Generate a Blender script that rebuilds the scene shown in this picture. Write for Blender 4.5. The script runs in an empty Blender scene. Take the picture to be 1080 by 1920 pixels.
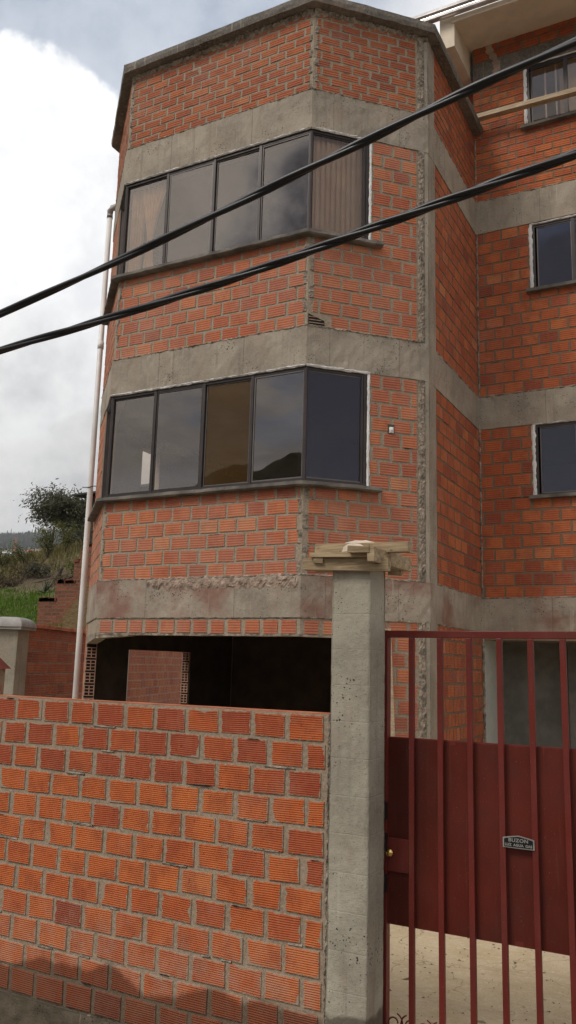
import bpy, bmesh, math, random
from mathutils import Vector, Matrix, noise
RND = random.Random(7)
S2 = math.sqrt(0.5)
scene = bpy.context.scene
COL = scene.collection

# ------------------------------------------------------------------ helpers
class MB:
    """collects faces in world coordinates; build() links them as one mesh"""
    def __init__(s):
        s.v = []; s.f = []; s.uv = []; s.col = []; s.mi = []
    def face(s, pts, uv=None, col=(0.5, 1, 1), mi=0):
        b = len(s.v); s.v += [tuple(p) for p in pts]
        s.f.append(tuple(range(b, b+len(pts))))
        s.uv.append(uv if uv else [(0, 0)]*len(pts)); s.col.append(col); s.mi.append(mi)
    def hexa(s, p, col=(0.5, 1, 1), mi=0):
        # p: 8 points, bottom ring 0-3, top ring 4-7
        for q in ((3,2,1,0), (4,5,6,7), (0,1,5,4), (1,2,6,5), (2,3,7,6), (3,0,4,7)):
            s.face([p[i] for i in q], None, col, mi)
    def box(s, x0, x1, y0, y1, z0, z1, col=(0.5,1,1), mi=0):
        s.hexa([(x0,y0,z0),(x1,y0,z0),(x1,y1,z0),(x0,y1,z0),(x0,y0,z1),(x1,y0,z1),(x1,y1,z1),(x0,y1,z1)], col, mi)
    def fbox(s, F, u0, u1, n0, n1, z0, z1, col=(0.5,1,1), mi=0):
        P = F.p
        s.hexa([P(u0,n1,z0),P(u1,n1,z0),P(u1,n0,z0),P(u0,n0,z0),P(u0,n1,z1),P(u1,n1,z1),P(u1,n0,z1),P(u0,n0,z1)], col, mi)
    def beam(s, a, b, w, h, up=(0,0,1), col=(0.5,1,1), mi=0, jit=0.0):
        a = Vector(a); b = Vector(b); d = (b-a).normalized(); up = Vector(up)
        r = d.cross(up).normalized(); up = r.cross(d)
        ring = []
        for c in (a, b):
            for (i, j) in ((-1,-1),(1,-1),(1,1),(-1,1)):
                ring.append(c + r*(i*w/2+RND.uniform(-jit,jit)) + up*(j*h/2+RND.uniform(-jit,jit)))
        s.hexa(ring, col, mi)
    def tube(s, pts, r, n=8, col=(0.5,1,1), cap=True, mi=0):
        pts = [Vector(p) for p in pts]; rings = []
        rr = r if isinstance(r, (list, tuple)) else [r]*len(pts)
        for i, p in enumerate(pts):
            d = (pts[min(i+1, len(pts)-1)]-pts[max(i-1, 0)]).normalized()
            u = d.cross(Vector((0.13,0.21,0.97))).normalized(); w = d.cross(u)
            rings.append([p + (u*math.cos(t)+w*math.sin(t))*rr[i] for t in [2*math.pi*k/n for k in range(n)]])
        b = len(s.v)
        for q in rings: s.v += [tuple(x) for x in q]
        for i in range(len(pts)-1):
            for k in range(n):
                k2 = (k+1) % n
                s.f.append((b+i*n+k, b+i*n+k2, b+(i+1)*n+k2, b+(i+1)*n+k)); s.uv.append([(k/n,0)]*4); s.col.append(col); s.mi.append(mi)
        if cap:
            for q, rev in ((rings[0], True), (rings[-1], False)):
                s.face(list(reversed(q)) if rev else q, None, col, mi)
    def grid(s, fn, nu, nv, col=(0.5,1,1), mi=0):
        b = len(s.v)
        for j in range(nv+1):
            for i in range(nu+1):
                s.v.append(tuple(fn(i/nu, j/nv)))
        for j in range(nv):
            for i in range(nu):
                a = b+j*(nu+1)+i
                s.f.append((a, a+1, a+nu+2, a+nu+1)); s.uv.append([(i/nu,j/nv),((i+1)/nu,j/nv),((i+1)/nu,(j+1)/nv),(i/nu,(j+1)/nv)]); s.col.append(col); s.mi.append(mi)
    def build(s, name, mat, parent=None, smooth=False, origin=None, bevel=0, recalc=True):
        me = bpy.data.meshes.new(name)
        if parent is not None:
            o0 = Vector(parent['_o'])
        else:
            xs = [v[0] for v in s.v]; ys = [v[1] for v in s.v]; zs = [v[2] for v in s.v]
            o0 = Vector(origin) if origin else Vector(((min(xs)+max(xs))/2, (min(ys)+max(ys))/2, min(zs)))
        me.from_pydata([(v[0]-o0.x, v[1]-o0.y, v[2]-o0.z) for v in s.v], [], s.f)
        uvl = me.uv_layers.new(name='UVMap'); k = 0
        flat = []
        for fu in s.uv:
            for c in fu: flat += [c[0], c[1]]
        uvl.data.foreach_set('uv', flat)
        ca = me.attributes.new('bcol', 'FLOAT_COLOR', 'FACE')
        flat = []
        for c in s.col: flat += [c[0], c[1], c[2], 1]
        ca.data.foreach_set('color', flat)
        mats = mat if isinstance(mat, (list, tuple)) else [mat]
        for m in mats: me.materials.append(m)
        me.polygons.foreach_set('material_index', s.mi)
        if smooth: me.polygons.foreach_set('use_smooth', [True]*len(s.f))
        if recalc:
            bm = bmesh.new(); bm.from_mesh(me)
            bmesh.ops.remove_doubles(bm, verts=bm.verts, dist=1e-5)
            bmesh.ops.recalc_face_normals(bm, faces=bm.faces)
            bm.to_mesh(me); bm.free()
        me.update()
        o = bpy.data.objects.new(name, me); COL.objects.link(o)
        if parent is not None:
            o.parent = parent
        else:
            o.location = o0
        o['_o'] = tuple(o0)
        if bevel:
            md = o.modifiers.new('bevel', 'BEVEL'); md.width = bevel; md.segments = 2; md.limit_method = 'ANGLE'
        return o

class Frame:
    def __init__(s, O, U, N): s.O = Vector(O); s.U = Vector(U); s.N = Vector(N)
    def p(s, u, n, z): return s.O + s.U*u + s.N*n + Vector((0,0,z))

def tag(o, label=None, cat=None, group=None, kind=None):
    if label: o['label'] = label
    if cat: o['category'] = cat
    if group: o['group'] = group
    if kind: o['kind'] = kind
    return o
def empty(name, loc, label=None, cat=None, group=None, kind=None):
    o = bpy.data.objects.new(name, None); COL.objects.link(o); o.location = loc
    o['_o'] = tuple(loc); o.empty_display_size = 0.2
    return tag(o, label, cat, group, kind)
def fbm(x, y, z, o=3): return noise.fractal(Vector((x, y, z)), 1.0, 2.0, o)

# ------------------------------------------------------------------ materials
def newmat(name):
    m = bpy.data.materials.new(name); m.use_nodes = True
    nt = m.node_tree; b = nt.nodes['Principled BSDF']
    return m, nt, b
class NT:
    def __init__(s, nt): s.nt = nt
    def n(s, t, **k):
        x = s.nt.nodes.new(t)
        for a, v in k.items():
            if a == 'inp':
                for kk, vv in v.items(): x.inputs[kk].default_value = vv
            else: setattr(x, a, v)
        return x
    def l(s, a, b): s.nt.links.new(a, b)
    def math(s, op, a, b=None, c=None, clamp=False):
        x = s.n('ShaderNodeMath', operation=op, use_clamp=clamp)
        for i, v in enumerate((a, b, c)):
            if v is None: continue
            if isinstance(v, (int, float)): x.inputs[i].default_value = v
            else: s.l(v, x.inputs[i])
        return x.outputs[0]
    def mix(s, f, a, b, mode='MIX'):
        x = s.n('ShaderNodeMix', data_type='RGBA', blend_type=mode)
        if isinstance(f, (int, float)): x.inputs[0].default_value = f
        else: s.l(f, x.inputs[0])
        for i, v in ((6, a), (7, b)):
            if isinstance(v, tuple): x.inputs[i].default_value = (*v, 1)
            else: s.l(v, x.inputs[i])
        return x.outputs[2]
    def noise(s, vec, scale, detail=4, rough=0.55, dist=0, w=None):
        x = s.n('ShaderNodeTexNoise')
        x.inputs['Scale'].default_value = scale; x.inputs['Detail'].default_value = detail
        x.inputs['Roughness'].default_value = rough; x.inputs['Distortion'].default_value = dist
        if vec is not None: s.l(vec, x.inputs['Vector'])
        return x.outputs[0]
    def ramp(s, f, stops, interp='LINEAR'):
        x = s.n('ShaderNodeValToRGB'); cr = x.color_ramp; cr.interpolation = interp
        while len(cr.elements) < len(stops): cr.elements.new(0.5)
        for e, (p, c) in zip(cr.elements, stops):
            e.position = p; e.color = (*c, 1) if isinstance(c, tuple) else (c, c, c, 1)
        s.l(f, x.inputs[0]); return x.outputs[0]
    def sm(s, f, a, b, lo=0.0, hi=1.0):
        x = s.n('ShaderNodeMapRange', interpolation_type='SMOOTHSTEP')
        s.l(f, x.inputs[0]); x.inputs[1].default_value = a; x.inputs[2].default_value = b
        x.inputs[3].default_value = lo; x.inputs[4].default_value = hi
        return x.outputs[0]
    def pos(s, scale=None, loc=None):
        g = s.n('ShaderNodeNewGeometry')
        if scale is None: return g.outputs['Position']
        m = s.n('ShaderNodeMapping'); s.l(g.outputs['Position'], m.inputs[0])
        m.inputs['Scale'].default_value = scale
        if loc: m.inputs['Location'].default_value = loc
        return m.outputs[0]
    def bump(s, h, strength, dist, nrm=None):
        x = s.n('ShaderNodeBump'); x.inputs['Strength'].default_value = strength; x.inputs['Distance'].default_value = dist
        s.l(h, x.inputs['Height'])
        if nrm: s.l(nrm, x.inputs['Normal'])
        return x.outputs[0]

def damp_mask(g, P, wet):
    sp = g.n('ShaderNodeSeparateXYZ'); g.l(P, sp.inputs[0])
    wn = g.noise(g.pos((1.7, 1.7, 0.01)), 1.0, 3, 0.5)
    wv = g.n('ShaderNodeTexVoronoi'); wv.inputs['Scale'].default_value = 1.0; g.l(g.pos((2.9, 2.9, 0.01)), wv.inputs['Vector'])
    lim = g.math('ADD', g.math('MULTIPLY_ADD', g.math('ADD', sp.outputs[0], 4.8), 0.055, wet), g.math('ADD', g.math('MULTIPLY', wn, 0.20), g.math('MULTIPLY', wv.outputs['Distance'], -0.13)))
    lim = g.math('MULTIPLY_ADD', g.noise(P, 30, 5, 0.7), 0.05, lim)
    d = g.math('SUBTRACT', lim, g.math('ADD', sp.outputs[2], 0.025))
    return g.sm(d, -0.018, 0.035), g.sm(d, -0.55, -0.01, 0.0, 1.0)
def brick_mat(name, m0=(0.24, 0.19, 0.14), m1=(0.42, 0.345, 0.26), gain=1.0, ridges=12, orange=0.0, dull=0.0, pale=0.0, wet=None, bloom=0.3, hue=0.0, ridge_depth=0.004, smear=0.010, ridge_vis=0.35):
    m, nt, b = newmat(name); g = NT(nt)
    at = g.n('ShaderNodeAttribute', attribute_name='bcol')
    sep = g.n('ShaderNodeSeparateColor'); g.l(at.outputs['Color'], sep.inputs[0])
    r, w, h = sep.outputs[0], sep.outputs[1], sep.outputs[2]
    uvn = g.n('ShaderNodeUVMap', uv_map='UVMap'); sx = g.n('ShaderNodeSeparateXYZ'); g.l(uvn.outputs[0], sx.inputs[0])
    u, v = sx.outputs[0], sx.outputs[1]
    P = g.pos()
    base = g.ramp(r, [(0.0, (0.24,0.052,0.030)), (0.10, (0.33,0.070,0.034)), (0.22, (0.38,0.078,0.032)), (0.55, (0.46,0.110,0.038)), (0.88, (0.55,0.155,0.050)), (0.96, (0.55,0.19,0.075)), (1.0, (0.52,0.24,0.12))])
    if orange: base = g.mix(g.sm(r, 0.05, 0.5, 0, orange), base, (0.60, 0.145, 0.028))
    # burnt centre / uneven firing inside a brick
    n1 = g.noise(P, 7.0, 4, 0.6)
    c = g.mix(g.sm(n1, 0.40, 0.70, 0, 0.55), base, (0.27, 0.055, 0.026))
    n2 = g.noise(g.pos((40, 40, 9)), 1.0, 3, 0.6)
    c = g.mix(g.sm(n2, 0.45, 0.75, 0, 0.16), c, (0.60, 0.24, 0.11))
    # worn / dusty crests of the extruded ridges
    rd = g.math('SINE', g.math('MULTIPLY', v, ridges*2*math.pi))
    rdn = g.math('MULTIPLY_ADD', rd, 0.5, 0.5)
    n3 = g.noise(P, 22.0, 3, 0.6)
    dust = g.math('MULTIPLY', g.math('POWER', rdn, 2.0), g.sm(n3, 0.40, 0.66, 0.25, 1.0))
    c = g.mix(g.math('MULTIPLY', dust, ridge_vis), c, (0.56, 0.30, 0.19))
    ch_ = g.noise(P, 48, 3, 0.6)
    c = g.mix(g.sm(ch_, 0.66, 0.72, 0, 0.75), c, (0.16, 0.035, 0.02))
    st_ = g.noise(g.pos((2.2, 2.2, 3.5)), 1.0, 5, 0.7)
    c = g.mix(g.sm(st_, 0.56, 0.72, 0, 0.30), c, (0.17, 0.062, 0.04))
    # mineral bloom
    n4 = g.noise(P, 1.3, 5, 0.65)
    c = g.mix(g.sm(n4, 0.52, 0.78, 0, bloom), c, (0.50, 0.33, 0.26))
    if dull: c = g.mix(dull, c, (0.16, 0.075, 0.045))
    if pale:
        n9 = g.noise(P, 0.9, 4, 0.6)
        c = g.mix(g.sm(n9, 0.3, 0.7, pale*0.45, pale*1.3), c, (0.47, 0.29, 0.215))
    # mortar smeared over brick edges
    du = g.math('MULTIPLY', g.math('SUBTRACT', 0.5, g.math('ABSOLUTE', g.math('SUBTRACT', u, 0.5))), w)
    dv = g.math('MULTIPLY', g.math('SUBTRACT', 0.5, g.math('ABSOLUTE', g.math('SUBTRACT', v, 0.5))), h)
    d = g.math('MINIMUM', du, g.math('MULTIPLY', dv, 1.6))
    n5 = g.noise(P, 26.0, 4, 0.65); n6 = g.noise(P, 5.0, 3, 0.5)
    thr = g.math('ADD', g.math('MULTIPLY', g.sm(n5, 0.38, 0.72), smear), g.math('MULTIPLY', g.sm(n6, 0.58, 0.75), smear*1.6))
    mk = g.sm(g.math('SUBTRACT', thr, d), -0.0015, 0.0035)
    n7 = g.noise(P, 90.0, 3, 0.6)
    mort = g.mix(n7, m0, m1)
    c = g.mix(mk, c, mort)
    rough = 0.92
    if wet is not None:
        wm, halo = damp_mask(g, P, wet)
        c = g.mix(g.math('MULTIPLY', halo, g.sm(g.noise(P, 9, 4, 0.6), 0.35, 0.65, 0.1, 0.42)), c, (0.46, 0.30, 0.22))
        c = g.mix(g.math('MULTIPLY', wm, 0.74), c, (0.115, 0.032, 0.015))
    g.l(c, b.inputs['Base Color']); b.inputs['Roughness'].default_value = rough
    b.inputs['Specular IOR Level'].default_value = 0.25
    inv = g.math('SUBTRACT', 1.0, mk)
    hh = g.math('ADD', g.math('MULTIPLY', rdn, inv), g.math('MULTIPLY', n7, 0.5))
    g.l(g.bump(hh, 0.75, ridge_depth), b.inputs['Normal'])
    return m

def mortar_mat(name, wet=None, a0=(0.26, 0.21, 0.155), a1=(0.41, 0.34, 0.26)):
    m, nt, b = newmat(name); g = NT(nt); P = g.pos()
    a = g.noise(P, 60, 4, 0.6); l = g.noise(P, 2.5, 4, 0.6)
    c = g.mix(g.sm(a, 0.3, 0.7), a0, a1)
    c = g.mix(g.sm(l, 0.4, 0.75, 0, 0.4), c, tuple(x*1.08 for x in a1))
    h = g.noise(P, 42, 5, 0.7)
    crack = g.sm(h, 0.24, 0.34)
    c = g.mix(crack, (0.07, 0.056, 0.044), c)
    if wet is not None:
        wm, halo = damp_mask(g, P, wet)
        c = g.mix(g.math('MULTIPLY', wm, 0.70), c, (0.075, 0.050, 0.030))
    g.l(c, b.inputs['Base Color']); b.inputs['Roughness'].default_value = 0.95
    b.inputs['Specular IOR Level'].default_value = 0.15
    g.l(g.bump(h, 0.7, 0.007), b.inputs['Normal'])
    return m

def concrete_mat(name, c0=(0.27,0.232,0.185), c1=(0.425,0.370,0.295), pits=0.8, streak=0.5, red=0.0, damp=None, board=0.0, patch=0.6):
    m, nt, b = newmat(name); g = NT(nt); P = g.pos()
    l = g.noise(P, 1.9, 6, 0.62, 0.3); s = g.noise(P, 34, 4, 0.6)
    c = g.mix(g.sm(l, 0.32, 0.70), c0, c1)
    c = g.mix(g.sm(s, 0.35, 0.75, 0, 0.35), c, (0.42, 0.38, 0.31))
    pk = g.noise(g.pos((3, 3, 2), (7, 2, 5)), 1.0, 4, 0.6)
    c = g.mix(g.sm(pk, 0.50, 0.68, 0, 0.45), c, (0.36, 0.275, 0.215))
    sp_ = g.noise(P, 95, 2, 0.5); c = g.mix(g.sm(sp_, 0.60, 0.72, 0, 0.6), c, (0.13, 0.11, 0.085))
    st = g.noise(g.pos((16, 16, 1.1)), 1.0, 4, 0.6)
    c = g.mix(g.sm(st, 0.52, 0.78, 0, streak), c, (0.125, 0.105, 0.08))
    pt = g.noise(P, 5.0, 4, 0.7)
    c = g.mix(g.sm(pt, 0.60, 0.72, 0, patch*0.5), c, (0.40, 0.35, 0.28))
    if red:
        rn = g.noise(g.pos((1.3, 1.3, 1.7), (3.1, 0, 0)), 1.0, 4, 0.6)
        c = g.mix(g.sm(rn, 0.44, 0.66, 0, red), c, (0.22, 0.085, 0.060))
    if damp is not None:
        sp = g.n('ShaderNodeSeparateXYZ'); g.l(P, sp.inputs[0])
        dn = g.noise(P, 7, 3, 0.6)
        dm = g.sm(g.math('SUBTRACT', g.math('ADD', damp, g.math('MULTIPLY', dn, 0.12)), sp.outputs[2]), 0, 0.03)
        c = g.mix(g.math('MULTIPLY', dm, 0.75), c, (0.075, 0.058, 0.04))
    gx = g.n('ShaderNodeSeparateXYZ'); g.l(P, gx.inputs[0])
    along = g.math('ADD', gx.outputs[0], gx.outputs[1])
    dr = g.noise(g.pos((24, 24, 0.8), (2, 5, 1)), 1.0, 3, 0.5); drm = g.noise(P, 1.1, 2, 0.5)
    c = g.mix(g.math('MULTIPLY', g.sm(dr, 0.60, 0.70), g.sm(drm, 0.48, 0.62, 0, 0.5)), c, (0.50, 0.45, 0.38))
    fj = g.math('ABSOLUTE', g.math('SUBTRACT', g.math('FRACT', g.math('MULTIPLY_ADD', g.noise(P, 3, 2, 0.5), 0.012, g.math('MULTIPLY', along, 0.83))), 0.5))
    c = g.mix(g.sm(fj, 0.002, 0.006, 0.5, 0.0), c, (0.10, 0.085, 0.065))
    # air holes and honeycombing, only in drifting clusters
    vo = g.n('ShaderNodeTexVoronoi'); vo.inputs['Scale'].default_value = 48
    wp = g.n('ShaderNodeVectorMath', operation='ADD'); g.l(P, wp.inputs[0]); ns_ = g.n('ShaderNodeTexNoise'); ns_.inputs['Scale'].default_value = 30; g.l(P, ns_.inputs['Vector'])
    sc_ = g.n('ShaderNodeVectorMath', operation='SCALE'); g.l(ns_.outputs['Color'], sc_.inputs[0]); sc_.inputs['Scale'].default_value = 0.03; g.l(sc_.outputs[0], wp.inputs[1]); g.l(wp.outputs[0], vo.inputs['Vector'])
    cl = g.noise(P, 2.4, 3, 0.6)
    cell = g.n('ShaderNodeSeparateColor'); g.l(vo.outputs['Color'], cell.inputs[0])
    rad = g.math('MULTIPLY', g.math('MULTIPLY', g.sm(cl, 0.42, 0.66, 0.10, 0.42), cell.outputs[0]), pits)
    hole = g.sm(g.math('SUBTRACT', vo.outputs['Distance'], rad), -0.03, 0.05)
    c = g.mix(hole, (0.045, 0.038, 0.030), c)
    g.l(c, b.inputs['Base Color']); b.inputs['Roughness'].default_value = 0.9
    b.inputs['Specular IOR Level'].default_value = 0.2
    hb = g.noise(P, 14, 6, 0.7)
    hh = g.math('ADD', g.math('MULTIPLY', hole, 0.6), g.math('MULTIPLY', hb, 0.8))
    if board:
        sp2 = g.n('ShaderNodeSeparateXYZ'); g.l(P, sp2.inputs[0])
        bd = g.math('FRACT', g.math('MULTIPLY', sp2.outputs[2], 1/0.21))
        ln = g.sm(g.math('ABSOLUTE', g.math('SUBTRACT', bd, 0.5)), 0.0, 0.03)
        hh = g.math('ADD', hh, g.math('MULTIPLY', ln, board))
    fine = g.noise(g.pos((30, 30, 190)), 1.0, 3, 0.6)
    hh = g.math('ADD', hh, g.math('MULTIPLY', fine, 0.25))
    g.l(g.bump(hh, 0.85, 0.010), b.inputs['Normal'])
    return m

def plain(name, col, rough=0.6, metal=0.0, bump=0.0, bscale=30, var=0.15, spec=0.4, vscale=4):
    m, nt, b = newmat(name); g = NT(nt); P = g.pos()
    n = g.noise(P, vscale, 4, 0.6)
    d = tuple(x*(1-var*1.6) for x in col); u = tuple(min(1, x*(1+var)) for x in col)
    g.l(g.mix(g.sm(n, 0.3, 0.7), d, u), b.inputs['Base Color'])
    b.inputs['Roughness'].default_value = rough; b.inputs['Metallic'].default_value = metal
    b.inputs['Specular IOR Level'].default_value = spec
    if bump:
        g.l(g.bump(g.noise(P, bscale, 4, 0.6), 0.7, bump), b.inputs['Normal'])
    return m

def glass_mat(name, tint=(0.80,0.70,0.60), refl=0.155, gcol=(0.97,0.87,0.79), film=None):
    m = bpy.data.materials.new(name); m.use_nodes = True; nt = m.node_tree; g = NT(nt)
    nt.nodes.remove(nt.nodes['Principled BSDF']); out = nt.nodes['Material Output']
    tr = g.n('ShaderNodeBsdfTransparent'); tr.inputs[0].default_value = (*tint, 1)
    gl = g.n('ShaderNodeBsdfGlossy'); gl.inputs['Color'].default_value = (*gcol, 1); gl.inputs['Roughness'].default_value = 0.012
    # slight waviness of cheap sheet glass and a little dust
    P = g.pos(); g.l(g.bump(g.noise(P, 1.4, 2, 0.5), 0.25, 0.006), gl.inputs['Normal'])
    lw = g.n('ShaderNodeLayerWeight'); lw.inputs[0].default_value = 0.25
    fac = g.math('ADD', refl, g.math('MULTIPLY', lw.outputs['Fresnel'], 0.75), clamp=True)
    mx = g.n('ShaderNodeMixShader'); g.l(fac, mx.inputs[0]); g.l(tr.outputs[0], mx.inputs[1]); g.l(gl.outputs[0], mx.inputs[2])
    df = g.n('ShaderNodeBsdfDiffuse'); df.inputs[0].default_value = (0.3, 0.27, 0.23, 1)
    mx2 = g.n('ShaderNodeMixShader'); g.l(g.sm(g.noise(P, 3, 5, 0.6), 0.45, 0.8, 0.0, 0.05), mx2.inputs[0])
    g.l(mx.outputs[0], mx2.inputs[1]); g.l(df.outputs[0], mx2.inputs[2])
    if film:
        d2 = g.n('ShaderNodeBsdfDiffuse'); d2.inputs[0].default_value = (*film, 1); m3 = g.n('ShaderNodeMixShader'); m3.inputs[0].default_value = 0.11
        g.l(mx2.outputs[0], m3.inputs[1]); g.l(d2.outputs[0], m3.inputs[2]); mx2 = m3
    g.l(mx2.outputs[0], out.inputs[0])
    return m

def wood_mat(name, c0, c1):
    m, nt, b = newmat(name); g = NT(nt)
    tc = g.n('ShaderNodeTexCoord')
    mp = g.n('ShaderNodeMapping'); g.l(tc.outputs['Object'], mp.inputs[0]); mp.inputs['Scale'].default_value = (3, 30, 45)
    n = g.noise(mp.outputs[0], 1.0, 5, 0.65, 0.6); k = g.noise(g.pos(), 16, 3, 0.6)
    c = g.mix(g.sm(n, 0.3, 0.72), c0, c1)
    c = g.mix(g.sm(k, 0.66, 0.74, 0, 0.8), c, (0.08, 0.055, 0.035))
    g.l(c, b.inputs['Base Color']); b.inputs['Roughness'].default_value = 0.85
    g.l(g.bump(n, 0.6, 0.004), b.inputs['Normal'])
    return m

def leaf_mat(name, cols, trans=0.25):
    m, nt, b = newmat(name); g = NT(nt)
    at = g.n('ShaderNodeAttribute', attribute_name='bcol'); sep = g.n('ShaderNodeSeparateColor'); g.l(at.outputs['Color'], sep.inputs[0])
    c = g.ramp(sep.outputs[0], [(i/(len(cols)-1), c) for i, c in enumerate(cols)])
    g.l(c, b.inputs['Base Color']); b.inputs['Roughness'].default_value = 0.6
    b.inputs['Specular IOR Level'].default_value = 0.25
    out = nt.nodes['Material Output']; tl = g.n('ShaderNodeBsdfTranslucent'); g.l(c, tl.inputs[0])
    mx = g.n('ShaderNodeMixShader'); mx.inputs[0].default_value = trans
    g.l(b.outputs[0], mx.inputs[1]); g.l(tl.outputs[0], mx.inputs[2]); g.l(mx.outputs[0], out.inputs[0])
    return m

M_BF = brick_mat('brick_front', ridges=11, orange=0.38, wet=-2.10, bloom=0.22, ridge_depth=0.004, smear=0.013, ridge_vis=0.20, m0=(0.25,0.185,0.13), m1=(0.42,0.33,0.24))
M_BH = brick_mat('brick_house', ridges=5, pale=0.30, bloom=0.50, ridge_depth=0.004, smear=0.012, ridge_vis=0.22)
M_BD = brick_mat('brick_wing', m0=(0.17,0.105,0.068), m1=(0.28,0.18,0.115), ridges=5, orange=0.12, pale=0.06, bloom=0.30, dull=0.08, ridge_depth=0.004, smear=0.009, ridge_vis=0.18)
M_BT = brick_mat('brick_top', ridges=3, pale=0.10, bloom=0.35, dull=0.25, ridge_depth=0.006, smear=0.012, ridge_vis=0.25)
M_BN = brick_mat('brick_old', ridges=4, bloom=0.30, dull=0.30, pale=0.15, smear=0.006, ridge_vis=0.2)
M_CAV = plain('cavity_dark', (0.02,0.012,0.010), 0.95)
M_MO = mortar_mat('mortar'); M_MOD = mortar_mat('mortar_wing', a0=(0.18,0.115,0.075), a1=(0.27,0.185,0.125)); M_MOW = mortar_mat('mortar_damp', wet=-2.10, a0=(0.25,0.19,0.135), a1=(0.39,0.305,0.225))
M_CO = concrete_mat('concrete_beam', streak=0.45)
M_CR = concrete_mat('concrete_beam_stained', red=0.7, streak=0.3)
M_CC = concrete_mat('concrete_column', c0=(0.29,0.262,0.205), c1=(0.44,0.405,0.320), damp=-1.95, board=0.12, streak=0.30, pits=0.68)
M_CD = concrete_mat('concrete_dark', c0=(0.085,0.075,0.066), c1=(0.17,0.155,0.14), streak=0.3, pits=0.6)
M_SILL = plain('sill_cement', (0.155,0.14,0.12), 0.85, bump=0.006, bscale=45, var=0.3)
M_RG = plain('rough_cement', (0.30,0.25,0.195), 0.95, bump=0.02, bscale=40, var=0.35, vscale=14)
M_FR = plain('bronze_aluminium', (0.060,0.050,0.047), 0.38, metal=0.4, var=0.1)
M_FR2 = plain('worn_aluminium', (0.15,0.135,0.125), 0.45, metal=0.4, var=0.1)
M_WH = plain('white_sealant', (0.74,0.73,0.71), 0.8, bump=0.01, bscale=40, var=0.08)
M_PL = plain('cream_plaster', (0.78,0.67,0.53), 0.85, bump=0.002, var=0.05)
M_PW = plain('white_plaster', (0.60,0.61,0.57), 0.85, bump=0.002, var=0.06)
M_PG = plain('grey_plaster', (0.16,0.155,0.14), 0.9, bump=0.002, var=0.15)
M_PVC = plain('white_pvc', (0.78,0.765,0.74), 0.45, var=0.10, vscale=1.5)
M_RED = plain('red_paint', (0.145,0.021,0.015), 0.42, var=0.12, spec=0.35, vscale=1.7, bump=0.0006, bscale=9)
M_RED2 = plain('red_paint_sheet', (0.102,0.015,0.008), 0.50, var=0.20, spec=0.30, vscale=1.1, bump=0.003, bscale=2.2)
M_BRS = plain('brass', (0.80,0.52,0.20), 0.22, metal=1.0, var=0.05)
M_BLK = plain('black_enamel', (0.012,0.013,0.012), 0.35)
M_SIL = plain('cast_aluminium', (0.55,0.54,0.52), 0.4, metal=0.7)
M_CAB = plain('black_cable', (0.007,0.007,0.009), 0.38, spec=0.45)
M_GUT = plain('galvanised_gutter', (0.62,0.58,0.56), 0.28, metal=0.85)
M_WD = wood_mat('old_wood', (0.22,0.155,0.085), (0.50,0.38,0.23))
M_WP = wood_mat('pale_wood', (0.34,0.25,0.16), (0.56,0.45,0.31))
M_GL = glass_mat('tinted_glass')
M_GLB = glass_mat('bronze_glass', tint=(0.60,0.36,0.17), refl=0.05, gcol=(0.8,0.6,0.42), film=(0.42,0.24,0.09))
M_GLD = glass_mat('dark_glass', tint=(0.22,0.20,0.21), refl=0.14, gcol=(0.78,0.76,0.82))
M_CUR = plain('beige_cloth', (0.85,0.66,0.48), 0.9, var=0.1)
M_BLD = plain('blind_cloth', (0.88,0.82,0.76), 0.9, var=0.06)
M_DK = plain('unlit_dark', (0.060,0.040,0.030), 0.95, var=0.2)  # near-black colour carries the shade of unlit rooms
M_TERRA = plain('terracotta_coping', (0.46,0.16,0.08), 0.85, bump=0.004, var=0.2)

for mm in (M_RED, M_RED2):
    nt_ = mm.node_tree; g_ = NT(nt_); b_n = nt_.nodes['Principled BSDF']; P_ = g_.pos()
    src = b_n.inputs['Base Color'].links[0].from_socket
    drp = g_.noise(g_.pos((30, 30, 1.6)), 1.0, 4, 0.6); dst = g_.noise(P_, 120, 2, 0.5); pat = g_.noise(P_, 3.0, 5, 0.65)
    c_a = g_.mix(g_.sm(drp, 0.58, 0.74, 0, 0.30), src, (0.17, 0.075, 0.050))
    c_a = g_.mix(g_.sm(dst, 0.68, 0.74, 0, 0.45), c_a, (0.26, 0.16, 0.12))
    c_a = g_.mix(g_.sm(pat, 0.55, 0.70, 0, 0.35), c_a, (0.075, 0.016, 0.012))
    g_.l(c_a, b_n.inputs['Base Color']); g_.l(g_.sm(pat, 0.3, 0.7, 0.32, 0.62), b_n.inputs['Roughness'])

# ------------------------------------------------------------------ plan of the house (metres, eye at 0,0,0)
YA, XAB, XL = 7.812, -3.983, -6.730
XC, YC = -2.926, 8.870
YD = 11.048
XLL, YLL = XL-1.14, YA+1.14
G = -2.15                       # yard level
LB = (XC-XAB)/S2                # length of the right chamfer
LL = 1.14/S2
FA = Frame((XL,YA,0), (1,0,0), (0,-1,0)); LA = XAB-XL
FBt = Frame((XAB,YA,0), (S2,S2,0), (S2,-S2,0))
FL = Frame((XL,YA,0), (-S2,S2,0), (-S2,-S2,0))
FC = Frame((XC,YC,0), (0,1,0), (1,0,0)); LC = YD-YC
FD = Frame((XC,YD,0), (1,0,0), (0,-1,0)); LD = 4.4
FS = Frame((XLL,YLL,0), (0,1,0), (-1,0,0)); LS = 5.0
Z0B, Z0T, Z1B, Z1T, Z2B, Z2T = 0.503, 0.943, 3.282, 3.743, 6.210, 6.710
ZP = 7.80                       # parapet slab underside
PATH = [(XLL,YLL+LS), (XLL,YLL), (XL,YA), (XAB,YA), (XC,YC), (XC,YD), (XC+LD,YD)]

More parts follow.
